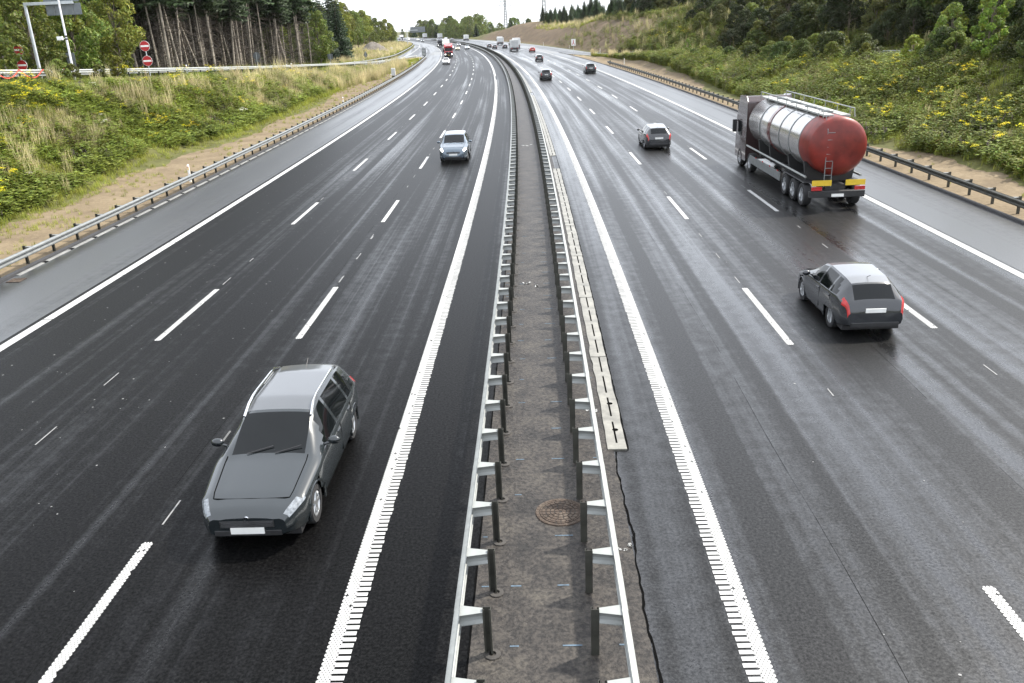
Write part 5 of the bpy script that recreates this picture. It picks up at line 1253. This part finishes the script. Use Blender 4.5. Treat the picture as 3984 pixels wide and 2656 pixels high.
back_sign('grey back of a round road sign in front of the bare spruce trunks', 139, -37.0, 'round', 1.1, 1.1, 3.0)
back_sign('grey back of a square road sign where the bare spruces end', 182, -32.9, 'rect', 1.05, 1.05, 2.7)
back_sign('grey back of a triangular road sign in front of the gravel heap', 222, -30.3, 'tri', 1.15, 1.0, 2.8)
t = stand('marker_board', 'grey upright chevron board seen from behind at the tip of the left gore', 'road sign', 261, -17.3, z=0)
mb = MB(); mb.box(-.62, .62, -.02, .02, .55, 2.75); b = mb.build('sign_board', M['signgrey'], t, bevel=.01)
mb = MB()
for z in (.9, 1.3, 1.7, 2.1, 2.5): mb.box(-.55, .55, -.05, -.021, z-.04, z+.04)
mb.build('board_rib', M['signwhite'], b)
for x in (-.4, .4):
    mb = MB(); mb.tube([(x, .05, -.2), (x, .05, .7)], .04, 6); mb.build('post', M['polegrey'], t, True)
# merging sign
t = stand('merging_sign', 'white board with a red merging lanes symbol on a thin pole at the right gore', 'road sign', 233, 23.0, z=-.02)
mb = MB(); mb.tube([(0, .06, -.2), (0, .06, 3.8)], .035, 8); mb.build('pole', M['polegrey'], t, True)
mb = MB(); mb.box(-.56, .56, -.015, .02, 2.33, 3.98); b = mb.build('sign_board', M['signwhite'], t, bevel=.01)
mb = MB()
def bar(a, c, w_):
    a, c = Vector(a), Vector(c); d = (c-a).normalized(); n = Vector((-d.y, d.x))*w_
    mb.hexa([(a.x-n.x, -.022, a.y-n.y), (a.x+n.x, -.022, a.y+n.y), (c.x+n.x, -.022, c.y+n.y), (c.x-n.x, -.022, c.y-n.y), (a.x-n.x, -.028, a.y-n.y), (a.x+n.x, -.028, a.y+n.y), (c.x+n.x, -.028, c.y+n.y), (c.x-n.x, -.028, c.y-n.y)])
bar((0, 3.05), (0, 3.72), .085); bar((-.30, 2.55), (-.02, 3.12), .075)
mb2 = mb; mb = MB(); bar((.30, 2.55), (.02, 3.10), .07)
for v in range(len(mb.v)): x, y, z = mb.v[v]; mb.v[v] = (x, y-.002, z)
mb2.build('red_symbol', M['signred'], b); mb.build('red_symbol', M['signred'], b)
# far cantilever gantry
t = stand('sign_gantry', 'far cantilever gantry with a wide dark sign board over the left carriageway', 'sign gantry', 424, -24.9, float(th(424)), z=.3)
mb = MB(); mb.tube([(0, 0, -.5), (0, 0, 7.4)], [.22, .17], 10); mb.build('pole', M['polegrey'], t, True)
mb = MB(); mb.box(-.1, 5.0, -.12, .12, 7.1, 7.4); mb.build('arm', M['polegrey'], t)
for k in range(4):
    mb = MB(); mb.box(1.6+k*1.75, 1.6+k*1.75+1.72, .14, .2, 6.2, 8.7); mb.build('sign_board', M['signgrey'], t)
# white edge posts with dark band and reflector
def edge_posts(lst, lab, grp):
    for k, (s, u) in enumerate(lst):
        t = stand('edge_post', lab, 'edge post', s, u, None, grp)
        mb = MB(); mb.hexa([(-.06, -.05, -.2), (.06, -.05, -.2), (.05, .05, -.2), (-.05, .05, -.2), (-.06, -.05, .98), (.06, -.05, .98), (.05, .05, 1.08), (-.05, .05, 1.08)]); mb.build('post', M['signwhite'], t, bevel=.012)
        mb = MB(); mb.box(-.035, .035, -.056, -.0505, .74, .90); mb.build('reflector', M['reflector'], t)
        mb = MB(); mb.box(-.064, .064, -.0535, -.0515, .915, .95); mb.build('red_edge', M['signred'], t)
edge_posts([(50.5, -17.5), (101, -17.6), (151, -17.7), (201, -17.7), (238, -17.8), (252, -17.6)], 'white edge post behind the left shoulder guard rail', 'edge posts behind the left shoulder rail')
edge_posts([(90, -31.1), (124, -28.4), (165, -25.7), (200, -23.4), (228, -21.2), (246, -19.4)], 'white edge post beside the rail of the left slip road', 'edge posts along the left slip road')
edge_posts([(150, -35.0), (178, -32.4), (214, -30.1), (250, -28.7), (288, -27.5), (330, -26.9)], 'white edge post behind the far left rail', 'edge posts beyond the left slip road')
edge_posts([(240, 31.2), (292, 29.9), (351, 28.8), (417, 27.8), (190, 36.4), (170, 25.4)], 'white edge post at the foot of the cutting', 'edge posts along the right slip road')
t = stand('roadside_cabinet', 'white roadside box on a post behind the left shoulder rail', 'cabinet', 160, -18.2)
mb = MB(); mb.box(-.36, .36, -.2, .2, .35, 1.65); mb.build('cabinet', M['signwhite'], t, bevel=.02)
mb = MB(); mb.box(-.32, -.02, -.212, -.2005, .42, 1.58).box(.02, .32, -.212, -.2005, .42, 1.58); mb.build('door', M['polegrey'], t)
mb = MB(); mb.box(-.3, .3, -.15, .15, -.2, .349); mb.build('plinth', M['footing'], t)
t = stand('marker_box', 'small white box on the bank beside the gravel heap', 'cabinet', 336, -30.5)
mb = MB(); mb.box(-.35, .35, -.2, .2, 0, 1.5); mb.build('cabinet', M['signwhite'], t, bevel=.03); mb = MB(); mb.box(-.3, .3, -.212, -.2005, .2, 1.35); mb.build('door', M['polewhite'], t)
# sagging red tape along the rail
pts = []
for k in range(41):
    f = k/40; s = 60.2+8.6*f; ph = (f*3) % 1; z = .80-.62*4*ph*(1-ph); pts.append(P(s, float(ip(s, L_NEAR))+.16, float(ip(s, L_Z))+z+.04))
b0 = pts[0].copy(); mb = MB()
for a, c in zip(pts[:-1], pts[1:]):
    mb.hexa([tuple(a-b0+Vector((-.01, 0, -.045))), tuple(a-b0+Vector((.01, 0, -.045))), tuple(c-b0+Vector((.01, 0, -.045))), tuple(c-b0+Vector((-.01, 0, -.045))), tuple(a-b0+Vector((-.01, 0, .045))), tuple(a-b0+Vector((.01, 0, .045))), tuple(c-b0+Vector((.01, 0, .045))), tuple(c-b0+Vector((-.01, 0, .045)))])
o = mb.build('barrier_tape', M['tape']); o.location = b0; tag(o, 'red barrier tape sagging in loops along the pale rail at the far left', 'tape')
# gravel heap
def heap():
    r = np.random.default_rng(3); n = 34; m = 12; V = []; c = T(312, -36.0)
    for i in range(m+1):
        f = i/m
        for k in range(n):
            a = 2*math.pi*k/n; rad = (1-f)**.8*(1+.12*math.sin(3*a+1)+.06*math.sin(7*a)); V.append((5.2*rad*math.cos(a), 5.5*rad*math.sin(a), -.6+3.6*(1-(1-f)**1.25)+.12*r.normal()*(0 < i < m)))
    F = [(i*n+k, i*n+(k+1) % n, (i+1)*n+(k+1) % n, (i+1)*n+k) for i in range(m) for k in range(n)]
    o = link('gravel_heap', np_mesh('gravel_heap', np.array(V), np.array(F), M['gravel'], smooth=True)); o.location = c; tag(o, 'pale heap of gravel on the bank below the trees where the wood ends', 'gravel heap')
heap()
# electricity pylons and their cables
def pylon(s, u, H, label, arms, w0=2.6, k=1.0):
    x, y = PA(s, u); z = tz(s, u); t = thing('pylon', label, 'pylon', (float(x), float(y), z), float(th(s)), 'lattice pylons behind the cutting')
    mb = MB(); r = .15*k; lv = np.linspace(0, 1, 15); hw = lambda f: w0*(1-f)*.5+.55
    for sx in (-1, 1):
        for sy in (-1, 1): mb.tube([(sx*hw(f), sy*hw(f), f*H) for f in (0, .5, 1)], r, 4)
    mb.build('legs', M['pylon'], t)
    mb = MB()
    for a, b in zip(lv[:-1], lv[1:]):
        for sx, sy, tx, ty in ((-1, -1, 1, -1), (1, -1, -1, -1), (-1, 1, 1, 1), (1, 1, -1, 1), (-1, -1, -1, 1), (1, -1, 1, 1)):
            mb.tube([(sx*hw(a), sy*hw(a), a*H), (tx*hw(b), ty*hw(b), b*H)], r*.5, 3, False)
    mb.build('lattice', M['pylon'], t)
    tips = []
    for z, l in arms:
        for sg in (-1, 1):
            mb = MB(); mb.tube([(sg*.5, -.4, z), (sg*l, 0, z+.2)], r*.7, 4).tube([(sg*.5, .4, z), (sg*l, 0, z+.2)], r*.7, 4).tube([(sg*.5, 0, z+1.6), (sg*l, 0, z+.2)], r*.7, 4)
            for q in range(1, 5): mb.tube([(sg*(.5+(l-.5)*q/5), -.4*(1-q/5), z+.04*q), (sg*(.5+(l-.5)*q/5), 0, z+1.6-1.4*q/5)], r*.45, 3, False)
            mb.build('arm', M['pylon'], t)
            mb = MB(); mb.tube([(sg*l, 0, z+.2), (sg*l, 0, z-1.6)], .09, 5); mb.build('insulator', M['pylon'], t); tips.append((t, Vector((sg*l, 0, z-1.6))))
    return tips
A_ = [pylon(878, 115, 34, 'farthest lattice pylon with spread arms, leftmost against the white sky', ((26, 8.5), (30, 6)), 2.6, 2.1), pylon(683, 96, 40, 'lattice pylon left of the spruce plantation', ((31, 9), (35.5, 6.5)), 3.0, 1.9),
      pylon(488, 80, 38, 'lattice pylon rising behind the young spruces', ((30, 9), (34.5, 6.5)), 3.2, 1.4), pylon(405, 70, 30, 'bright lattice pylon at the edge of the dark wood on the crest', ((23, 8), (27, 6)), 2.8, 1.3)]
bpy.context.view_layer.update()
def cable(a, b, sag):
    pts = [a.lerp(b, f)-Vector((0, 0, sag*4*f*(1-f))) for f in np.linspace(0, 1, 13)]; b0 = pts[0]; mb = MB(); mb.tube([p-b0 for p in pts], .035, 3, False)
    o = mb.build('cable', M['wire']); o.location = b0; tag(o, 'thin sagging power cable strung between the lattice pylons', 'cable', 'power cables between the pylons')
for q in range(3):
    for (ta, pa), (tb, pb) in zip(A_[q], A_[q+1]): cable(ta.matrix_world @ pa, tb.matrix_world @ pb, 6)
# flowering plants one by one
def flower_mesh(seed, heads, fc, h):
    r = random.Random(seed); V, F, C = [], [], []
    def tri(a, b, c, col): k = len(V); V.extend((a, b, c)); F.append((k, k+1, k+2)); C.extend((col,)*3)
    st = []
    for k in range(heads):
        a = r.uniform(0, 6.3); d = r.uniform(.05, .42); z = h*r.uniform(.72, 1.05); top = (math.cos(a)*d, math.sin(a)*d, z); st.append(top)
        b = (math.cos(a)*d*.25, math.sin(a)*d*.25, 0); tri((b[0]-.008, b[1], -.05), (b[0]+.008, b[1], -.05), top, (.07, .09, .03))
        for q in range(9):
            f = .1+.8*q/9; p = tuple(b[i]+(top[i]-b[i])*f for i in range(3)); t = r.uniform(0, 6.3); l = .16*(1.1-.6*f)
            e = (p[0]+math.cos(t)*l, p[1]+math.sin(t)*l, p[2]+.05); w_ = (-math.sin(t)*.03, math.cos(t)*.03); g = r.uniform(.7, 1.2); tri(p, (p[0]+math.cos(t)*l*.5+w_[0], p[1]+math.sin(t)*l*.5+w_[1], p[2]+.05), e, (.075*g, .115*g, .03*g)); tri(p, e, (p[0]+math.cos(t)*l*.5-w_[0], p[1]+math.sin(t)*l*.5-w_[1], p[2]+.05), (.075*g, .115*g, .03*g))
    n = len(F)
    for x, y, z in st:
        for q in range(11):
            cx, cy, cz = x+r.gauss(0, .06), y+r.gauss(0, .06), z+r.gauss(.01, .025); rd = r.uniform(.022, .036); g = r.uniform(.8, 1.15); tl = r.uniform(-.3, .3)
            p6 = [(cx+rd*math.cos(t), cy+rd*math.sin(t), cz+rd*tl*math.cos(t)) for t in np.linspace(0, 2*math.pi, 7)[:-1]]
            for i in range(1, 5): tri(p6[0], p6[i], p6[i+1], tuple(v*g for v in fc))
    V, F, C = np.array(V), np.array(F), np.array(C)
    return np_mesh('stems', V[:3*n], F[:n], M['weed'], C[:3*n]), np_mesh('flower_heads', V[3*n:], F[n:]-3*n, M['weed'], np.clip(C[3*n:], 0, .9))
RAG = [flower_mesh(i, 6+i % 3*2, (.88, .74, .02), 1.0) for i in range(4)]; WHT = [flower_mesh(9, 9, (.78, .76, .66), .85)]
def flower(protos, s, u, sc, label, cat, grp):
    st, hd = random.choice(protos) if len(protos) > 1 else protos[0]; t = thing('flowering_plant', label, cat, tuple(T(s, u)), rnd.uniform(0, 6), grp); t.scale = (sc,)*3
    link('stems', st, t); link('flower_heads', hd, t)['kind'] = 'stuff'
random.seed(4)
def clumps(lst, n, rs, ru, sc, lab, grp, lim):
    for s0, u0 in lst:
        for k in range(n):
            s, u = s0+rnd.gauss(0, rs), u0+rnd.gauss(0, ru); a, b = lim(s)
            if a < u < b: flower(RAG, s, u, sc*rnd.uniform(.8, 1.15), lab, 'ragwort', grp)
clumps(((54, -29.2), (57, -29.5), (60, -29.2), (81, -28.7), (67, -26.2), (70, -25.2), (116, -26.2), (122, -25.5), (88, -25), (41, -23.5), (52, -30.0), (55, -31.4), (57.5, -29.6), (60, -30.6), (63, -28.2), (76, -30.1), (80, -27.0), (84, -29.9), (88, -28.9), (92, -29.6), (97, -27.2), (106, -26.5), (112, -27.6), (124, -25.2), (131, -25.9), (140, -24.0), (47, -27), (44, -25.4)), 5, 1.5, .7, 1.0, 'yellow ragwort in bloom on the left bank', 'ragwort on the left bank', lambda s: (float(ip(s, L_NEAR))+1.3, -22.5))
clumps(((46, 27.8), (48, 30.5), (50, 29.4), (52, 31.5), (55, 28.6), (57, 31.0), (60, 27.6), (62, 33.5), (65, 30.5), (70, 29.0), (74, 33), (80, 31.2), (86, 28.5), (92, 31.5), (98, 29.5), (106, 31.5), (114, 30.2), (122, 29.0), (44, 31.5), (42, 29.5), (136, 29.2), (128, 31)), 5, 1.6, .9, 1.05, 'yellow ragwort in bloom in the right meadow', 'ragwort in the right meadow', lambda s: (26.4, float(ip(s, R_NEAR))-.3))
clumps(((205, 40.5), (196, 42), (188, 42.5), (212, 38.5)), 5, 3, 1.2, 1.4, 'yellow ragwort in bloom on the cutting slope', 'ragwort on the cutting slope', lambda s: (20, 60))
for s, u, sc in ((46, -24.6, .9), (60, -26.6, 1.0), (61, -27.2, .8), (66, -29.6, 1.0), (83, -23.9, 1.2), (84, -24.3, 1.0), (40.5, -24.0, .8)):
    flower(WHT, s, u, sc, 'white umbel flowers on the left bank', 'wild flower', 'white flowers on the left bank')
# piles of brown earth clods and small stones on the verge are left as relief in the sand itself

# ------------------------------------------------------------------ labels: alike plants are told apart by their place along their row
cam = SC.camera; bpy.context.view_layer.update(); inv = cam.matrix_world.inverted()
def ordw(n):
    one = ['', 'first', 'second', 'third', 'fourth', 'fifth', 'sixth', 'seventh', 'eighth', 'ninth', 'tenth', 'eleventh', 'twelfth', 'thirteenth', 'fourteenth', 'fifteenth', 'sixteenth', 'seventeenth', 'eighteenth', 'nineteenth']
    if n < 20: return one[n]
    tens = {2: 'twent', 3: 'thirt', 4: 'fort', 5: 'fift', 6: 'sixt', 7: 'sevent', 8: 'eight', 9: 'ninet'}[n//10]
    return tens+'ieth' if n % 10 == 0 else tens+'y '+one[n % 10]
groups = {}
for o in COL.objects:
    if o.parent is None and o.get('group') and o.get('label'): groups.setdefault((o['group'], o['label']), []).append(o)
for (g, lab), L_ in groups.items():
    if not 2 <= len(L_) <= 99: continue
    def sx(o):
        p = inv @ o.matrix_world.translation; return p.x/max(.1, -p.z)
    vis = [o for o in L_ if abs(sx(o)) < .66]
    for k, o in enumerate(sorted(vis, key=sx)):
        if len(lab.split())+5 <= 16: o['label'] = '%s, %s from the left' % (lab, ordw(k+1))
    out = [o for o in L_ if abs(sx(o)) >= .66]
    for o in out:                       # stands wholly outside the picture
        for ch in list(o.children): bpy.data.objects.remove(ch)
        bpy.data.objects.remove(o)

# ------------------------------------------------------------------ thin haze over the whole valley
hz = MB(); hz.box(-1900, 1500, -160, 3900, -2.2, 66); hz_m = bpy.data.materials.new('haze'); hz_m.use_nodes = True
hn = hz_m.node_tree; hn.nodes.clear(); ho = hn.nodes.new('ShaderNodeOutputMaterial'); pv = hn.nodes.new('ShaderNodeVolumePrincipled')
pv.inputs['Color'].default_value = (.93, .95, .97, 1); pv.inputs['Density'].default_value = .00003; pv.inputs['Anisotropy'].default_value = .2
hn.links.new(pv.outputs[0], ho.inputs['Volume'])
hz.build('haze', hz_m)['kind'] = 'stuff'
